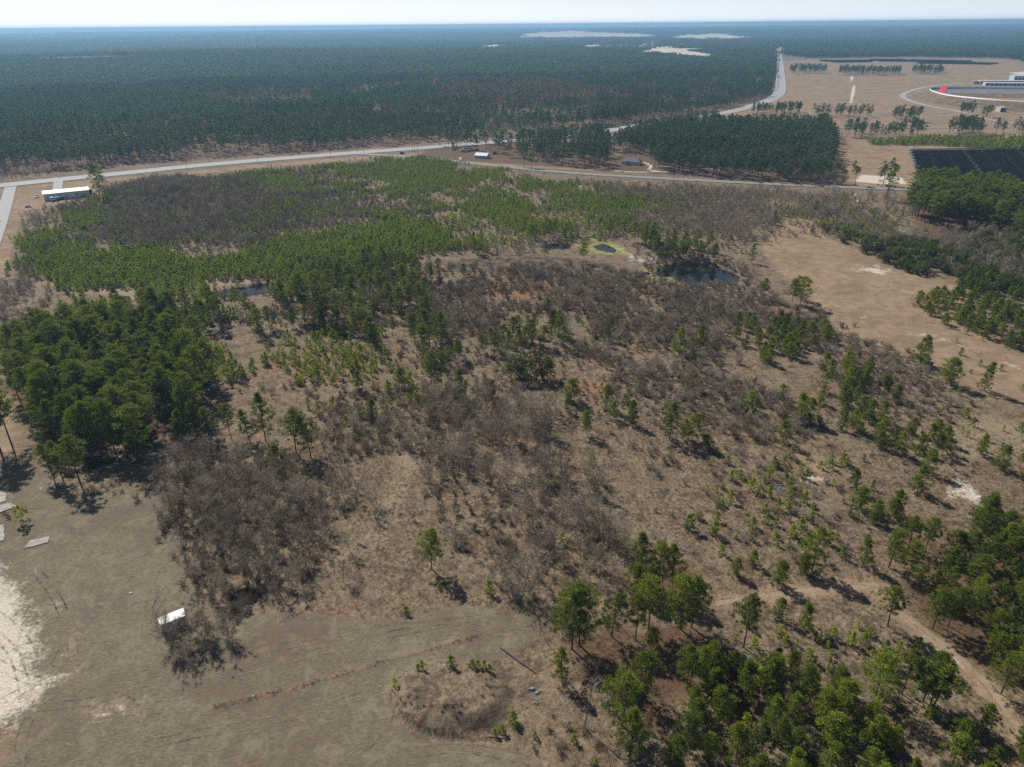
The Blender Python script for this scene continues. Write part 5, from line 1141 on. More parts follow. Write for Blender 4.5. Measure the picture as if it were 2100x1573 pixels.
def house(u0, v0, u1, v1, D, h, rh, mw, mr, label, hip=.0, nwin=5, porch=True, dark=True):
    x, y, rz, Lx = face_dir(u0, v0, u1, v1)
    t = local('house', x, y, rz); tag(t, label, 'house')
    b = MB(); b.box((Lx/2, D/2, h/2), (Lx, D, h)); b.build('wall', mw, t)
    o_ = .5; hp = hip*Lx; r = MB()
    r.v = [(-o_, -o_, h), (Lx+o_, -o_, h), (Lx+o_, D+o_, h), (-o_, D+o_, h), (hp-(0 if hip else o_), D/2, h+rh), (Lx-hp+(0 if hip else o_), D/2, h+rh)]
    r.f = [(0, 1, 5, 4), (2, 3, 4, 5), (1, 2, 5), (3, 0, 4), (0, 3, 2, 1)]; r.m = [0]*5
    ro = r.build('roof', mr, t)
    c_ = MB(); c_.box((Lx*.72, D*.6, h+rh*.9), (.9, .9, 1.6)); c_.build('chimney', M_BRICK, ro)
    for k in range(nwin):
        xx = Lx*(k+.5)/nwin
        if porch and abs(xx-Lx*.4) < Lx/nwin/2:
            d = MB(); d.box((xx, -.05, 1.1), (1.1, .08, 2.1)); d.build('door', M_BRICK, t)
            p_ = MB(); p_.prism([(xx-1.8, h-.5), (xx+1.8, h-.5), (xx, h+.7)], -2, -.02); p_.build('porch_roof', mr, t)
            for s in (-1.5, 1.5):
                q_ = MB(); q_.box((xx+s, -1.8, (h-.5)/2), (.18, .18, h-.5)); q_.build('porch_post', M_WHITE, t)
        else:
            w = MB(); w.box((xx, -.04, 1.5), (1.1, .08, 1.3)); wo = w.build('window_frame', M_WHITE, t)
            g = MB(); g.box((xx, -.085, 1.5), (.95, .02, 1.15)); g.build('pane', M_GLASS, wo)
house(974, 324.5, 998, 326, 8, 2.7, 2.0, M_SIDING, M_WHITE, 'small white house with a bright white roof under tall pines')
house(1275, 337.5, 1311, 339.5, 9, 2.9, 2.8, M_SIDING, M_ROOFG, 'pale blue house with a grey hipped roof in a rust brown clearing', hip=.18, nwin=7)
house(2018, 437, 2034, 437, 8, 2.8, 1.8, M_SIDING, M_ROOFG, 'grey house half hidden under the high grove at the right', nwin=3)
house(1988, 432, 2006, 431, 8, 2.8, 1.8, M_SIDING, M_ROOFG, 'pale house hidden deeper in the high grove at the right', nwin=3)
b = MB(); b.box((0, 0, 1.2), (3, 2.2, 2.4)); bb = b; x, y = PT(1978, 444)
t = local('blue_shelter', x, y, .3); tag(t, 'small bright blue shelter under the high grove', 'shelter')
M_BLUE = simple('blue_tarp', (.04, .14, .42), .6); b.build('cover', M_BLUE, t); b = MB(); b.prism([(-1.7, 2.41), (1.7, 2.41), (0, 3.0)], -1.3, 1.3); b.build('roof', M_BLUE, t)
vehicle('car', WH, 2085, 441, .2, 'white car in the gap of trees at the right edge')

# white shed beside the leafless trees
def white_shed():
    hz = 2.6
    x0, y0 = PT(329, 1282, hz); x1, y1 = PT(380, 1262, hz); x2, y2 = PT(322, 1268, hz)
    rz = math.atan2(y1-y0, x1-x0); Lx = math.hypot(x1-x0, y1-y0); W_ = max(2.3, math.hypot(x2-x0, y2-y0))
    t = local('storage_shed', x0, y0, rz); tag(t, 'small shed with a bright white roof at the edge of the mown field', 'shed')
    b = MB(); b.box((Lx/2, W_/2, hz/2-.05), (Lx-.06, W_-.06, hz-.1)); b.build('wall', simple('shed_wall', (.48, .52, .62), .6, 0, 1.5, .12), t)
    b = MB(); b.box((Lx/2, W_/2, hz), (Lx+.16, W_+.16, .12)); b.build('roof', simple('white_roof', (.80, .80, .79), .6), t)
    s = MB()
    for k in range(1, 20): s.box((Lx*k/20, .0, hz/2-.05), (.06, .05, hz-.2))
    so = s.build('wall_rib', M_WALLM, t); so['kind'] = 'stuff'
    d = MB(); d.box((Lx*.78, -.05, 1.1), (1.3, .07, 2.1)); d.build('door', simple('rusty_door', (.14, .09, .075), .8, 0, 3, .3), t)
    d = MB(); d.box((-.04, W_/2, hz*.5), (.06, W_*.9, hz*.86)); d.build('end_panel', simple('red_panel', (.30, .06, .06), .7), t)
    for xx in (.4, Lx-.4):
        for yy in (.3, W_-.3):
            d = MB(); d.box((xx, yy, -.12), (.4, .4, .3)); d.build('foot_block', M_CONC, t)
white_shed()
# old concrete slabs on the mown field
def slab(px, label, th=.14):
    a = WP(px); c0 = a.mean(0); t = MB(); z0 = zat(*c0); n = len(a)
    a = resample(np.vstack([a, a[:1]]), .7)[:-1]; a = a+RNG.normal(0, .10, a.shape); n = len(a)
    t.v = [(p_[0]-c0[0], p_[1]-c0[1], -.2) for p_ in a]+[(p_[0]-c0[0], p_[1]-c0[1], th) for p_ in a]
    t.f = [tuple(range(n, 2*n))]+[(i_, (i_+1) % n, n+(i_+1) % n, n+i_) for i_ in range(n)]; t.m = [0]*(n+1)
    tag(t.build('concrete_slab', M_CONC, None, (c0[0], c0[1], z0+.04)), label, 'concrete slab')
slab([(52,1124),(62,1109),(103,1100),(98,1112),(66,1122)], 'single long concrete slab lying alone on the mown field')
slab([(-30,1012),(-10,1006),(15,1013),(13,1028),(-30,1042)], 'broken slab at the left edge, uppermost of the group')
slab([(-30,1048),(22,1031),(34,1040),(0,1052),(-30,1064)], 'tilted slab above the scrubby bushes at the left edge')
slab([(-40,1085),(8,1075),(9,1108),(-40,1118)], 'pale slab at the left edge below the scrubby bushes')

# utility poles along the highway with wires
def pole(u, v, vt, label):
    x, y, h = hfrom(u, v, vt); t = local('utility_pole', x, y, .1); tag(t, label, 'utility pole', None)
    b = MB(); b.tube((0, 0, -.3), (0, 0, h), .17, .11, 7); b.build('post', M_WOOD, t)
    b = MB(); b.box((0, 0, h-.7), (.12, 2.4, .14)); b.build('crossarm', M_WOOD, t)
    b = MB(); 
    for yy in (-1.05, -.5, .5, 1.05): b.tube((0, yy, h-.62), (0, yy, h-.42), .05, .04, 5)
    b.build('insulator', M_SIDING, t)
    return (x, y, h+zat(x, y))
PO = [pole(383,347,327,'utility pole on the verge beside the ivy dark pine'), pole(529,334,305,'utility pole on the verge before the forest, second from the left'), pole(679,325,294,'utility pole on the verge, third from the left'), pole(747,320,303,'short pole near the start of the narrow road')]
PO += [pole(846,311,288,'left pole of the three close together on the grass wedge'), pole(851,315,290,'middle pole of the three close together on the grass wedge'), pole(857,319,292,'right pole of the three close together on the grass wedge')]
pole(1264, 345, 334, 'thin pole on the lawn of the pale blue house'); pole(1308, 347, 338, 'short pole at the drive of the pale blue house')
def wires(ps, label):
    b = MB()
    for p_, q_ in zip(ps[:-1], ps[1:]):
        for off in (-.9, .9):
            pr = None
            for k in range(9):
                t = k/8; w = (p_[0]*(1-t)+q_[0]*t, p_[1]*(1-t)+q_[1]*t+off, p_[2]*(1-t)+q_[2]*t-.5-4*t*(1-t)*1.0)
                if pr: b.tube(pr, w, .03, .03, 3, cap=False)
                pr = w
    tag(b.build('power_line', M_WIRE), label, 'power line')
wires([PO[0], PO[1], PO[2], PO[4]], 'thin power line sagging between poles along the highway')

# near solar field: rows of tilted tables
M_PANEL, nt, out = newmat('solar_glass')
p = N(nt, 'ShaderNodeBsdfPrincipled'); p.inputs['Base Color'].default_value = (.012, .018, .04, 1); p.inputs['Roughness'].default_value = .18; p.inputs['Specular IOR Level'].default_value = .35
nt.links.new(p.outputs[0], out.inputs[0])
M_PBACK = simple('panel_back', (.035, .045, .08), .6); M_STEEL = simple('galvanised_steel', (.30, .31, .33), .5, .3)
b = MB(); tw, td = 17.0, 4.9
b.box((tw/2, 0, 1.75), (tw-.25, td, .08), 0, 0, math.radians(-18)); pm_ = b.mesh('panel', M_PBACK, M_PANEL)
for f_ in pm_.polygons:
    if f_.normal.z > .5: f_.material_index = 1
b = MB()
for k in range(4): b.box((tw*(k+.5)/4, 0, .7), (.16, .16, 1.9))
b.box((tw/2, 0, 1.5), (tw-.6, .12, .12)); pf_ = b.mesh('frame', M_STEEL)
ys0, ys1 = PT(1885, 306)[1], PT(1900, 380)[1]
nrow = int((ys0-ys1)/7.4)
for k in range(nrow):
    yy = ys1+7.4*k+1
    # left end of each row follows the lane
    uL = 1885+max(0, (yy-ys0)/(ys1-ys0))*16
    xl = None
    for it in range(1):
        u_, v_ = proj(np.array(0.0), np.array(yy), 0.0); xl = PT(uL, float(v_))[0]
    if k % 2: xl += 1.5
    t = local('solar_row', xl, yy, math.radians(1.2)); tag(t, 'row of dark tilted solar panels in the near solar field' , 'solar panels', 'rows of the near solar field')
    if k == 0: t['label'] = 'nearest row of dark tilted solar panels in the near solar field'; del t['group']
    nt_ = 9 - (1 if k > nrow-4 else 0)
    for q_ in range(nt_):
        obj('panel', pm_, t, (q_*tw+(.6 if q_ > 2 else 0)+(.6 if q_ > 5 else 0), 0, 0)); obj('frame', pf_, t, (q_*tw+(.6 if q_ > 2 else 0)+(.6 if q_ > 5 else 0), 0, 0))
# far solar field
for k, (px0, px1, v0, v1) in enumerate([(1690, 1700, 127, 127), (1718, 1790, 130, 129), (1690, 1820, 127.5, 126.5), (1795, 1860, 126, 125.5), (1800, 1960, 128, 130), (1860, 1985, 126.5, 129.5), (1880, 2030, 132, 134.5), (1930, 2035, 131, 134)]):
    x, y, rz, Lx = face_dir(px0, v0, px1, v1)
    for j_ in range(6):
        t = MB(); dx, dy = -math.sin(rz), math.cos(rz)
        t.box((Lx/2, 0, 2.2), (Lx, 5.0, .1), 0, 0, math.radians(-18)); t.box((Lx/2, 0, .9), (Lx, .2, 1.8))
        tag(t.build('solar_row', M_PBACK, None, (x+dx*j_*9, y+dy*j_*9, zat(x, y)), (0, 0, rz)), 'long dark strip of panels in the far solar field before the woods', 'solar panels', 'rows of the far solar field')

# speedway: bank, wall, track, board
TOPZ = 10.0
TOP = [(2420,230),(2300,222),(2200,215.5),(2100,209.5),(2040,206),(2000,202.5),(1965,199),(1940,195.5),(1922,191),(1910,186.5),(1907,183.5),(1912,181),(1930,180),(1960,179.6),(2010,180),(2100,181.5),(2300,185),(2420,187)]
ta = np.array(TOP, float); tx, ty = P(ta[:, 0], ta[:, 1], TOPZ); top = smoothline(np.stack([tx, ty], -1), 2); top = resample(top, 8)
dd = np.gradient(top, axis=0); dd /= np.linalg.norm(dd, axis=1)[:, None]; nn = np.stack([-dd[:, 1], dd[:, 0]], -1)
cen_ = top.mean(0)
if ((top+nn-cen_)**2).sum() < ((top-cen_)**2).sum(): nn = -nn
def loft(name, profs, mat, label=None, cat=None, parent=None, kind=None):
    V = []; T = []; n = len(top); m = len(profs)
    for k in range(n):
        for o_, z_ in profs: V.append((top[k, 0]+nn[k, 0]*o_, top[k, 1]+nn[k, 1]*o_, z_))
    for k in range(n-1):
        for j_ in range(m-1):
            a_ = k*m+j_; T += [(a_, a_+1, a_+m), (a_+1, a_+m+1, a_+m)]
    o = obj(name, make_mesh(name, V, T, [mat], smooth=False), parent)
    if label: tag(o, label, cat, None, kind)
    return o
M_BANK = simple('grassy_bank', (.17, .125, .085), .95, 0, .15, .35); M_TRACK = simple('track_asphalt', (.20, .205, .22), .8, 0, .1, .12)
loft('embankment', [(26, -.5), (12, 4.5), (3, TOPZ-.3), (1.2, TOPZ)], M_BANK, 'brown grassy bank carrying the speedway curve', None, None, 'structure')
tr_ = loft('speedway_track', [(1.0, TOPZ), (-2, TOPZ-1.5), (-20, 5.0), (-30, 4.4)], M_TRACK, 'banked grey speedway curve running out of the right edge', None, None, 'structure')
wl_ = loft('outer_wall', [(.9, TOPZ-.5), (.9, TOPZ+1.6), (.5, TOPZ+1.6), (.5, TOPZ-.5)], M_WHITE, 'white outer wall along the rim of the speedway curve', 'wall')
loft('inner_apron', [(-30, 4.38), (-44, 3.4), (-60, .1)], M_BANK, 'brown infield apron inside the speedway curve', None, None, 'structure')
def billboard():
    zt, zb = TOPZ+9.5, TOPZ-1.0
    x0, y0 = PT(1924, 193, zb); x1, y1 = PT(1938, 195, zb)
    rz = math.atan2(y1-y0, x1-x0); Lx = math.hypot(x1-x0, y1-y0)
    t = local('billboard', x0, y0, rz, TOPZ-6); tag(t, 'big plain red square board tilted on the rim of the speedway', 'billboard')
    b = MB(); b.box((Lx/2, 0, 11), (Lx, .4, 12), 0, 0, math.radians(-12)); b.build('panel', simple('red_sheet', (.62, .05, .07), .6, 0, .3, .1), t)
    for xx in (1, Lx/2, Lx-1):
        q_ = MB(); q_.tube((xx, 4, -2), (xx, .4, 15), .22, .2, 6); q_.build('brace', M_STEEL, t)
billboard()
def stand(u0, v0, u1, v1, h, D, label, name='pit_building', m=None, wm=None):
    x, y, rz, Lx = face_dir(u0, v0, u1, v1); t = local(name, x, y, rz); tag(t, label, 'building' if name != 'trailer' else 'trailer')
    b = MB(); b.box((Lx/2, D/2, h/2), (Lx, D, h)); b.build('wall', wm or M_WALLM, t)
    b = MB(); b.box((Lx/2, D/2, h+.2), (Lx+.8, D+.8, .4)); b.build('roof', m or M_WHITE, t)
    n = max(2, int(Lx/7)); 
    for k in range(min(n, 24)):
        d = MB(); d.box((Lx*(k+.5)/n, -.06, h*.42), (Lx/n*.6, .1, h*.6)); d.build('door', M_DARK, t)
stand(2020, 176, 2160, 177.5, 5, 16, 'long pale pit building with dark doors inside the speedway')
stand(2010, 170.5, 2130, 171, 4, 14, 'second low grey building behind the pit building')
stand(2078, 168, 2150, 168, 11, 20, 'tall white boxy building at the right edge of the speedway')
M_OR = simple('orange_sheet', (.75, .28, .05), .6)
stand(1996, 172.5, 2008, 172.8, 5.5, 4, 'white trailer parked end to end with an orange one', 'trailer'); stand(2009, 173, 2016, 173.2, 6, 4, 'orange trailer parked at the end of the white one', 'trailer', M_OR, M_OR)
def tunnel():
    x, y = PT(2055, 229.5); t = local('concrete_tunnel', x, y, .12); tag(t, 'pale concrete tunnel mouth at the foot of the speedway bank', 'tunnel')
    for nm, c_, d_ in (('side_wall', (-4.2, 3, 2.6), (.8, 9, 5.2)), ('side_wall', (4.2, 3, 2.6), (.8, 9, 5.2)), ('roof_slab', (0, 3, 5.55), (9.6, 9.4, .7)), ('inner_wall', (0, 7.2, 2.6), (7.4, .4, 5.1))):
        b = MB(); b.box(c_, d_); b.build(nm, M_CREAM if nm != 'inner_wall' else M_DARK, t)
tunnel()
# industrial plant on the white sand
def plant():
    x, y = PT(1341, 99.5); t = local('processing_plant', x, y, 0); tag(t, 'pale processing plant with a square tower on the distant white sand', 'plant building')
    for nm, c_, d_ in (('tower', (10, 0, 17), (42, 26, 34)), ('tower', (-32, 4, 13), (18, 20, 26)), ('hall', (-95, -20, 5), (90, 26, 10)), ('hall', (-150, 12, 9), (44, 26, 18)), ('hall', (60, 8, 5), (60, 22, 10)), ('hall', (-60, -60, 4), (70, 24, 8)), ('hall', (-190, 30, 6), (50, 20, 12))):
        b = MB(); b.box(c_, d_); b.build(nm, M_CREAM if nm == 'hall' else M_CONC, t)
    for xx in (-52, 36, 140):
        b = MB(); b.tube((xx, 0, 0), (xx, 0, 24), 7, 7, 12); b.build('silo', M_CREAM, t)
    b = MB(); b.tube((-45, 0, 3), (-120, -10, 24), 1.5, 1.5, 4); b.build('conveyor', M_STEEL, t)
plant()
for u, v, vt, lb in [(1913, 60, 42, 'thin radio mast on the horizon, taller right hand one'), (1532, 58, 45, 'thin radio mast on the horizon left of the straight road')]:
    x, y, h = hfrom(u, v, vt); x, y = x*.5, y*.5; h = 70
    t = local('radio_mast', x, y, 0); tag(t, lb, 'mast')
    b = MB(); b.tube((0, 0, 0), (0, 0, h), 1.0, .5, 4); b.build('lattice', M_STEEL, t); b = MB(); b.box((0, 0, h+1), (3, 3, 2)); b.build('head', M_STEEL, t)

# heaps of dead branches
def brush(u, v, R_, n, label, seed, flat=.25, pale=True, lean=None):
    rng = np.random.default_rng(seed); x, y = PT(u, v); a = Arr()
    for k in range(n):
        p0 = np.array([rng.normal(0, R_*.45), rng.normal(0, R_*.3), rng.uniform(.05, R_*flat)])
        th = rng.uniform(0, 6.28) if lean is None else lean+rng.normal(0, .5)
        l_ = rng.uniform(.4, 1)*R_*1.3; d = np.array([math.cos(th)*l_, math.sin(th)*l_, rng.normal(0, .12)*l_])
        V, T = tube_arr([p0-d/2, p0+rng.normal(0, .08*l_, 3), p0+d/2], [.07, .05, .015], 3); V[:, 2] = np.maximum(V[:, 2], .02); a.add(V, T, rng.uniform(.2, 1))
        for m in range(5):
            q_ = p0+d*rng.uniform(-.3, .5); e = q_+rng.normal(0, 1, 3)*[1, 1, .5]*.35*l_
            V, T = tube_arr([q_, e], [.03, .01], 3); V[:, 2] = np.maximum(V[:, 2], .02); a.add(V, T, rng.uniform(.2, 1))
    V, T, tn = a.get(); me = make_mesh('branches', V, T, [M_TWIGP if pale else M_TWIG], tone=tn)
    tag(obj('brush_pile', me, None, (x, y, zat(x, y))), label, 'brush pile')
brush(1590, 1002, 3.0, 26, 'largest heap of bleached white branches on the open slope', 1)
brush(1562, 1048, 2.0, 16, 'bleached branches left of the small pines, below the largest heap', 2)
brush(1565, 1072, 1.5, 12, 'small scatter of white twigs under a small pine', 3)
brush(1545, 1098, 2.6, 20, 'thin grey white branches spread flat on the slope', 4, .12)
brush(1745, 1098, 2.4, 14, 'fan of white fallen limbs below the pines', 5, .2, True, -.6)
brush(1738, 1140, 1.8, 10, 'dark heap with white bits beside the fan of fallen limbs', 6, .2)
brush(1350, 977, 1.6, 14, 'small bleached branch heap left in the straw', 7)
brush(1405, 1128, 2.6, 22, 'dark low pile of branches beside the rusty slope', 8, .2, False, .1)
brush(1720, 662, 2.6, 12, 'dead branches at the lower rim of the clearing', 9, .2)
brush(1240, 985, 2.0, 10, 'grey fallen twigs in the centre thicket', 10)
brush(1025, 1035, 1.4, 8, 'pair of pale sticks on the straw slope', 11, .15)
brush(505, 1245, 1.6, 12, 'tangled twigs lying in the black pool', 12, .2)
brush(215, 935, 2.2, 14, 'fallen branches over the shaded pool', 13, .2)
brush(1098, 1440-2, 1.1, 10, 'grey rubble heap of sticks on bare grey soil', 14)
brush(1545, 1345, 2.2, 16, 'grey dead branches under the lower right wood', 15, .2)
brush(1760, 1520, 2.4, 10, 'fallen dead trunk with broken limbs in deep shade', 16, .15, False, .35)
brush(1660, 1505, 2.2, 14, 'dead limbs in the dark gap of the lower right wood', 17, .15, True, -.9)
def log(u0, v0, u1, v1, r, label, mat):
    x0, y0 = PT(u0, v0); x1, y1 = PT(u1, v1); z0, z1 = zat(x0, y0), zat(x1, y1); a = Arr()
    m_ = np.array([(x0+x1)/2, (y0+y1)/2, (z0+z1)/2+r+.08]); c0 = np.array([x0, y0, z0])
    V, T = tube_arr([[0, 0, r], m_-c0, [x1-x0, y1-y0, z1-z0+r*.6]], [r, r*.8, r*.3], 6); a.add(V, T, .8); V, T, tn = a.get()
    tag(obj('fallen_log', make_mesh('log', V, T, [mat], tone=tn), None, (x0, y0, z0)), label, 'log')
log(1482, 1037, 1489, 1044, .22, 'short white log lying left of a young pine', M_TWIGP); log(1890, 1412, 1935, 1455, .16, 'pale fallen trunk leaning past the leaning trio', M_TWIGP)
log(1716, 1528, 1788, 1500, .22, 'dark fallen trunk in the deepest shade at the bottom', M_TWIG); log(1003, 1510, 1048, 1514, .1, 'pale board lying at the foot of the mound', M_TWIGP)
log(200, 962, 225, 945, .15, 'pale trunk fallen beside the shaded pool', M_TWIGP)
# dead standing trees
def snag(u, vb, vt, label, seed, pale=True, limbs=14):
    x, y, h = hfrom(u, vb, vt); tr, cw = bare(seed, h, 1, .9, limbs, 6, 3, .035, .6, .35, .7)
    t = local('dead_tree', x, y, 0); tag(t, label, 'dead tree')
    obj('trunk', make_mesh('trunk', tr[0], tr[1], [M_TWIG], tone=tr[2]), t); obj('branches', make_mesh('branches', cw[0], cw[1], [M_TWIGP if pale else M_TWIG], tone=cw[2]), t)
snag(1197, 1495, 1385, 'silver grey dead tree with crooked limbs left of the grove', 3)
snag(1125, 1322, 1284, 'broken grey snag standing beside pale sticks near the grove', 5, True, 3)
snag(567, 1205, 1125, 'dark dead tree in the thicket casting branch shadows on straw', 9, True, 10)
# leaning pipe and small litter
def bit(u, v, s, label, col, name='litter'):
    x, y = PT(u, v); b = MB(); k = 7
    r_ = random.Random(int(u)); pts = [(s*math.cos(6.283*i_/k)*r_.uniform(.6, 1), s*.6*math.sin(6.283*i_/k)*r_.uniform(.6, 1)) for i_ in range(k)]
    b.v = [(p_[0], p_[1], 0) for p_ in pts]+[(p_[0]*.6, p_[1]*.6, .12+s*.25) for p_ in pts]
    b.f = [tuple(range(k, 2*k))]+[(i_, (i_+1) % k, k+(i_+1) % k, k+i_) for i_ in range(k)]; b.m = [0]*(k+1)
    tag(b.build(name, simple('pale_scrap', col, .8), None, (x, y, zat(x, y))), label, 'scrap')
for u, v, s, lb in [(268,1217,.55,'white scrap of plastic on the mown field left of the shed'),(448,1380,.28,'small white scrap right of the shed cluster shadows'),(283,1190,.16,'tiny white speck above the white plastic scrap'),(327,1173,.18,'tiny dark speck on the mown field'),
        (91,1053,.2,'small white stone beside the broken slabs'),(106,1099,.18,'white speck at the corner of the lone slab'),(122,1103,.16,'white speck right of the lone slab'),(1096,1388,.25,'white scrap on the grass between mound and grove'),(1876,1143,.3,'white scrap in the shade of the upper right grove'),
        (242,951,.3,'white scrap at the shaded pool'),(520,1430,.3,'white scrap caught in the weedy ridge'),(1113,556,.6,'white scrap on the bare basin')]:
    bit(u, v, s, lb, (.7, .7, .68) if 'dark' not in lb else (.05, .05, .05))
x0, y0 = PT(1025, 1328); x1, y1 = PT(1098, 1380)
b = MB(); b.tube((0, 0, .12), (x1-x0, y1-y0, .12+zat(x1, y1)-zat(x0, y0)), .09, .09, 6)
tag(b.build('thin_pipe', M_DARK, None, (x0, y0, zat(x0, y0)+.05)), 'thin dark pipe lying diagonally on the grass right of the mound', 'pipe')
for k, (u, v, s) in enumerate([(1090,1412,1.0),(1100,1420,.7),(1108,1416,.5)]): bit(u, v, s, ['largest grey lump of rubble right of the mound','middle grey lump of rubble right of the mound','smallest grey lump of rubble right of the mound'][k], (.25, .25, .26), 'rubble')

# ------------------------------------------------------------------ plants into objects
NMAX = {'pine_tree': 300, 'mid_pine': 0, 'young_pine': 300, 'bare_tree': 300, 'bare_shrub': 300, 'evergreen_shrub': 300}
CATS = dict(pine_tree='pine tree', mid_pine='pine tree', young_pine='young pine', bare_tree='bare tree', bare_shrub='shrub', evergreen_shrub='evergreen tree')
STUFF = dict(pine_tree='stand of pines', mid_pine='bushy pines', young_pine='plantation of small green pines', bare_tree='grey leafless trees seen as one thicket', bare_shrub='grey leafless brush seen as one mass',
             evergreen_shrub='dark evergreen thicket', forest_pine='great pine forest beyond the highway', dead_pine='rust brown dead pines in the forest', far_wood='distant woodland rolling to the horizon', grass_tuft='dry straw grass tufts')
SNAME = dict(pine_tree='pine_woodland', mid_pine='pine_regrowth', young_pine='pine_plantation', bare_tree='leafless_thicket', bare_shrub='leafless_brush', evergreen_shrub='evergreen_thicket',
             forest_pine='pine_forest', dead_pine='dead_pines', far_wood='distant_woodland', grass_tuft='dry_grass')
def geo_nodes(coll, nvar):
    ng = bpy.data.node_groups.new('scatter', 'GeometryNodeTree')
    ng.interface.new_socket('Geometry', in_out='INPUT', socket_type='NodeSocketGeometry')
    ng.interface.new_socket('Geometry', in_out='OUTPUT', socket_type='NodeSocketGeometry')
    n = ng.nodes; l = ng.links
    gi, go = n.new('NodeGroupInput'), n.new('NodeGroupOutput')
    ci = n.new('GeometryNodeCollectionInfo'); ci.inputs['Collection'].default_value = coll
    ci.inputs['Separate Children'].default_value = True; ci.inputs['Reset Children'].default_value = True
    ip = n.new('GeometryNodeInstanceOnPoints'); ip.inputs['Pick Instance'].default_value = True
    def na(nm, t):
        a = n.new('GeometryNodeInputNamedAttribute'); a.data_type = t; a.inputs['Name'].default_value = nm
        return next(s for s in a.outputs if s.enabled and s.name == 'Attribute')
    l.new(gi.outputs[0], ip.inputs['Points']); l.new(ci.outputs[0], ip.inputs['Instance'])
    l.new(na('variant', 'INT'), ip.inputs['Instance Index']); l.new(na('turn', 'FLOAT_VECTOR'), ip.inputs['Rotation']); l.new(na('size', 'FLOAT_VECTOR'), ip.inputs['Scale'])
    l.new(ip.outputs[0], go.inputs[0]); return ng
pool = {k: [] for k in NMAX}
everything = {}
for kind, lst in PL.items():
    if not lst: continue
    a = np.array([t[:3] for t in lst], float); hgt = a[:, 2]
    var = np.array([t[3] for t in lst]) % len(TPL[kind][0]); zi = np.array([t[4] for t in lst])
    rng = np.random.default_rng(len(kind)*3+1)
    rz = rng.uniform(0, 6.283, len(a)); wob = rng.uniform(.86, 1.16, len(a)); tilt = rng.normal(0, .025, (len(a), 2))
    sz = np.where(hgt < 0, -hgt, hgt/NOMH[kind]); zz = zf(a[:, 0], a[:, 1])-.02
    u, v = proj(a[:, 0], a[:, 1], zz+np.abs(hgt)*.5)
    dist = np.sqrt(a[:, 0]**2+a[:, 1]**2+H*H)
    vis = (u > -20) & (u < 2120) & (v > 0) & (v < 1600)
    everything[kind] = dict(x=a[:, 0], y=a[:, 1], z=zz, sz=sz, wob=wob, rz=rz, tilt=tilt, var=var, zi=zi, score=np.where(vis, np.abs(hgt)/dist, 0), named=np.array([ZL[k][1] is None for k in zi]))
def pick(kinds, nmax):
    sc = np.concatenate([everything[k]['score']+np.where(everything[k]['named'] & (everything[k]['score'] > 0), 10, 0) for k in kinds])
    th = np.sort(sc)[::-1][min(nmax, len(sc))-1]
    for k in kinds:
        e = everything[k]; s_ = e['score']+np.where(e['named'] & (e['score'] > 0), 10, 0); e['pick'] = (s_ >= th) & (s_ > 0)
pick(['pine_tree', 'mid_pine'], 298); pick(['young_pine'], 298); pick(['bare_tree'], 298); pick(['bare_shrub'], 298); pick(['evergreen_shrub'], 298)
# where a group is large, say which part of it a plant stands in and how big it is
LABEL = {}
_members = {}
for kind, e in everything.items():
    for k in np.nonzero(e.get('pick', np.zeros(0, bool)))[0]:
        if ZL[e['zi'][k]][1]: _members.setdefault(int(e['zi'][k]), []).append((kind, int(k), e['x'][k], e['y'][k], e['sz'][k]*NOMH[kind]))
for z_, ms in _members.items():
    cells = {}
    if len(ms) == 1: LABEL[ms[0][:2]] = (ZL[z_][0], None); continue
    xs, ys = np.array([m[2] for m in ms]), np.array([m[3] for m in ms])
    n3 = 3 if len(ms) > 9 else 2
    def cell(a, b, n):
        q = (a-b.min())/(b.max()-b.min()+1e-6); return min(n-1, int(q*n))
    for m in ms:
        cx_ = cell(m[2]/m[3], xs/ys, n3); cy_ = cell(m[3], ys, n3)
        nx = ('left', 'right') if n3 == 2 else ('left', 'middle', 'right'); ny = ('near', 'far') if n3 == 2 else ('near', 'central', 'far')
        cells.setdefault((ny[cy_], nx[cx_]), []).append(m)
    for (a_, b_), c in cells.items():
        c.sort(key=lambda m: -m[4]); n = len(c)
        for i_, m in enumerate(c):
            sz = '' if n == 1 else ('largest' if i_ == 0 else 'smallest' if i_ == n-1 else 'second largest' if i_ == 1 and n > 2 else '')
            if n == 2: sz = ('larger', 'smaller')[i_]
            lb = (sz+' ' if sz else '')+ZL[z_][0]+', '+a_+' '+b_+' part'
            w = lb.split()
            if len(w) > 16: lb = (sz+' ' if sz else '')+ZL[z_][0]+', '+a_+' '+b_
            if len(lb.split()) > 16: lb = ZL[z_][0]+', '+a_+' '+b_
            if len(lb.split()) > 16: print('LONG', lb)
            LABEL[m[:2]] = (lb, ZL[z_][1])
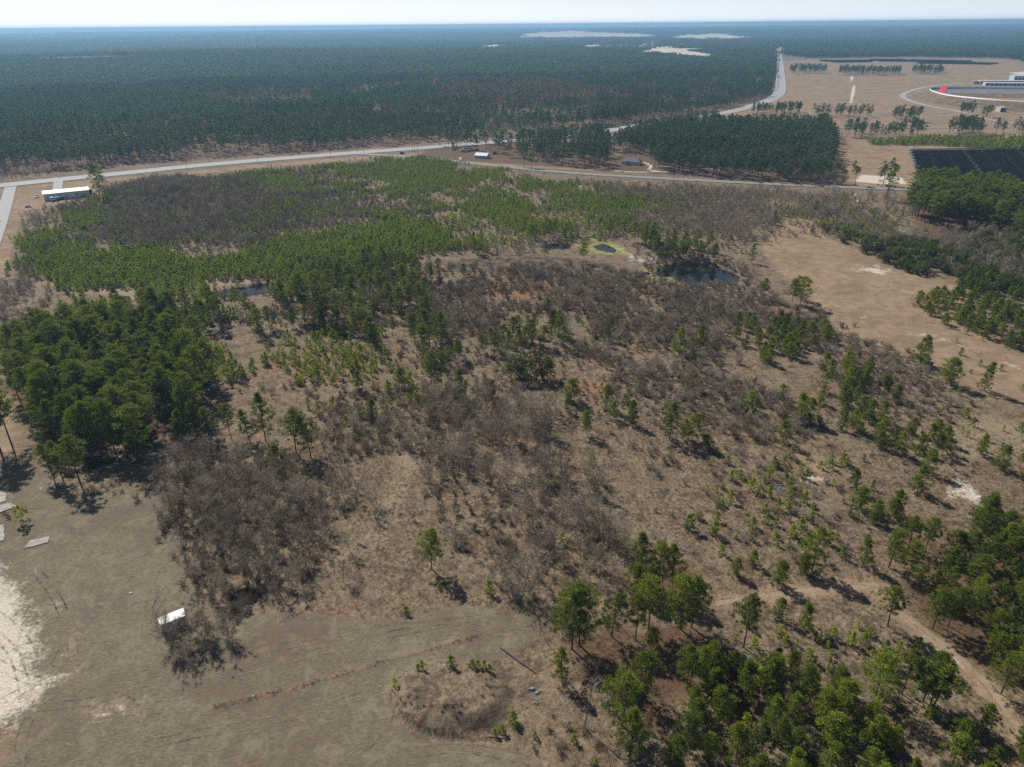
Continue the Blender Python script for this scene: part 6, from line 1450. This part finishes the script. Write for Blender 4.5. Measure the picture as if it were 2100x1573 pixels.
for kind, e in everything.items():
    pk = e.get('pick', np.zeros(len(e['x']), bool))
    meshes, coll, tn, cn = TPL[kind]
    nm = {'mid_pine': 'pine_tree', 'bare_tree': 'leafless_tree', 'bare_shrub': 'leafless_bush'}.get(kind, kind)
    for k in np.nonzero(pk)[0]:
        s_ = e['sz'][k]; w = s_*e['wob'][k]
        r = bpy.data.objects.new(nm, None); COL.objects.link(r)
        r.location = (e['x'][k], e['y'][k], e['z'][k]); r.rotation_euler = (e['tilt'][k, 0], e['tilt'][k, 1], e['rz'][k]); r.scale = (w, w, s_)
        lb, gr = LABEL.get((kind, int(k)), ZL[e['zi'][k]])
        tag(r, lb, CATS[kind], gr)
        mt, mc = meshes[e['var'][k]]
        for n_, m_ in ((tn, mt), (cn, mc)):
            if m_ is not None:
                c_ = bpy.data.objects.new(n_, m_); COL.objects.link(c_); c_.parent = r
    r_ = ~pk; n = int(r_.sum())
    if n:
        me = bpy.data.meshes.new(SNAME[kind]); me.vertices.add(n)
        co = np.stack([e['x'][r_], e['y'][r_], e['z'][r_]], -1); me.vertices.foreach_set('co', co.astype(np.float32).ravel())
        at = me.attributes.new('variant', 'INT', 'POINT'); at.data.foreach_set('value', e['var'][r_].astype(np.int32))
        at = me.attributes.new('turn', 'FLOAT_VECTOR', 'POINT'); at.data.foreach_set('vector', np.stack([e['tilt'][r_, 0], e['tilt'][r_, 1], e['rz'][r_]], -1).astype(np.float32).ravel())
        w = e['sz'][r_]*e['wob'][r_]
        at = me.attributes.new('size', 'FLOAT_VECTOR', 'POINT'); at.data.foreach_set('vector', np.stack([w, w, e['sz'][r_] if kind != 'far_wood' else np.sqrt(w)], -1).astype(np.float32).ravel())
        o = obj(SNAME[kind], me); tag(o, STUFF[kind], None, None, 'stuff')
        md = o.modifiers.new('scatter', 'NODES'); md.node_group = geo_nodes(coll, len(meshes))
    print(kind, 'individual', int(pk.sum()), 'scattered', n)

# ------------------------------------------------------------------ haze
M_HAZE, nt, out = newmat('haze_air')
pv = N(nt, 'ShaderNodeVolumePrincipled'); pv.inputs['Color'].default_value = (.36, .66, 1.0, 1)
pv.inputs['Density'].default_value = .00013; pv.inputs['Anisotropy'].default_value = .25
nt.links.new(pv.outputs[0], out.inputs['Volume'])
zmin = min(float(gz.min()), 0)-1.5
ztop = H+12
mb = MB(); mb.box((0, 0, (zmin+ztop)/2), (47000, 47000, ztop-zmin))
tag(mb.build('haze', M_HAZE), 'thin pale blue air over the whole landscape', None, None, 'stuff')
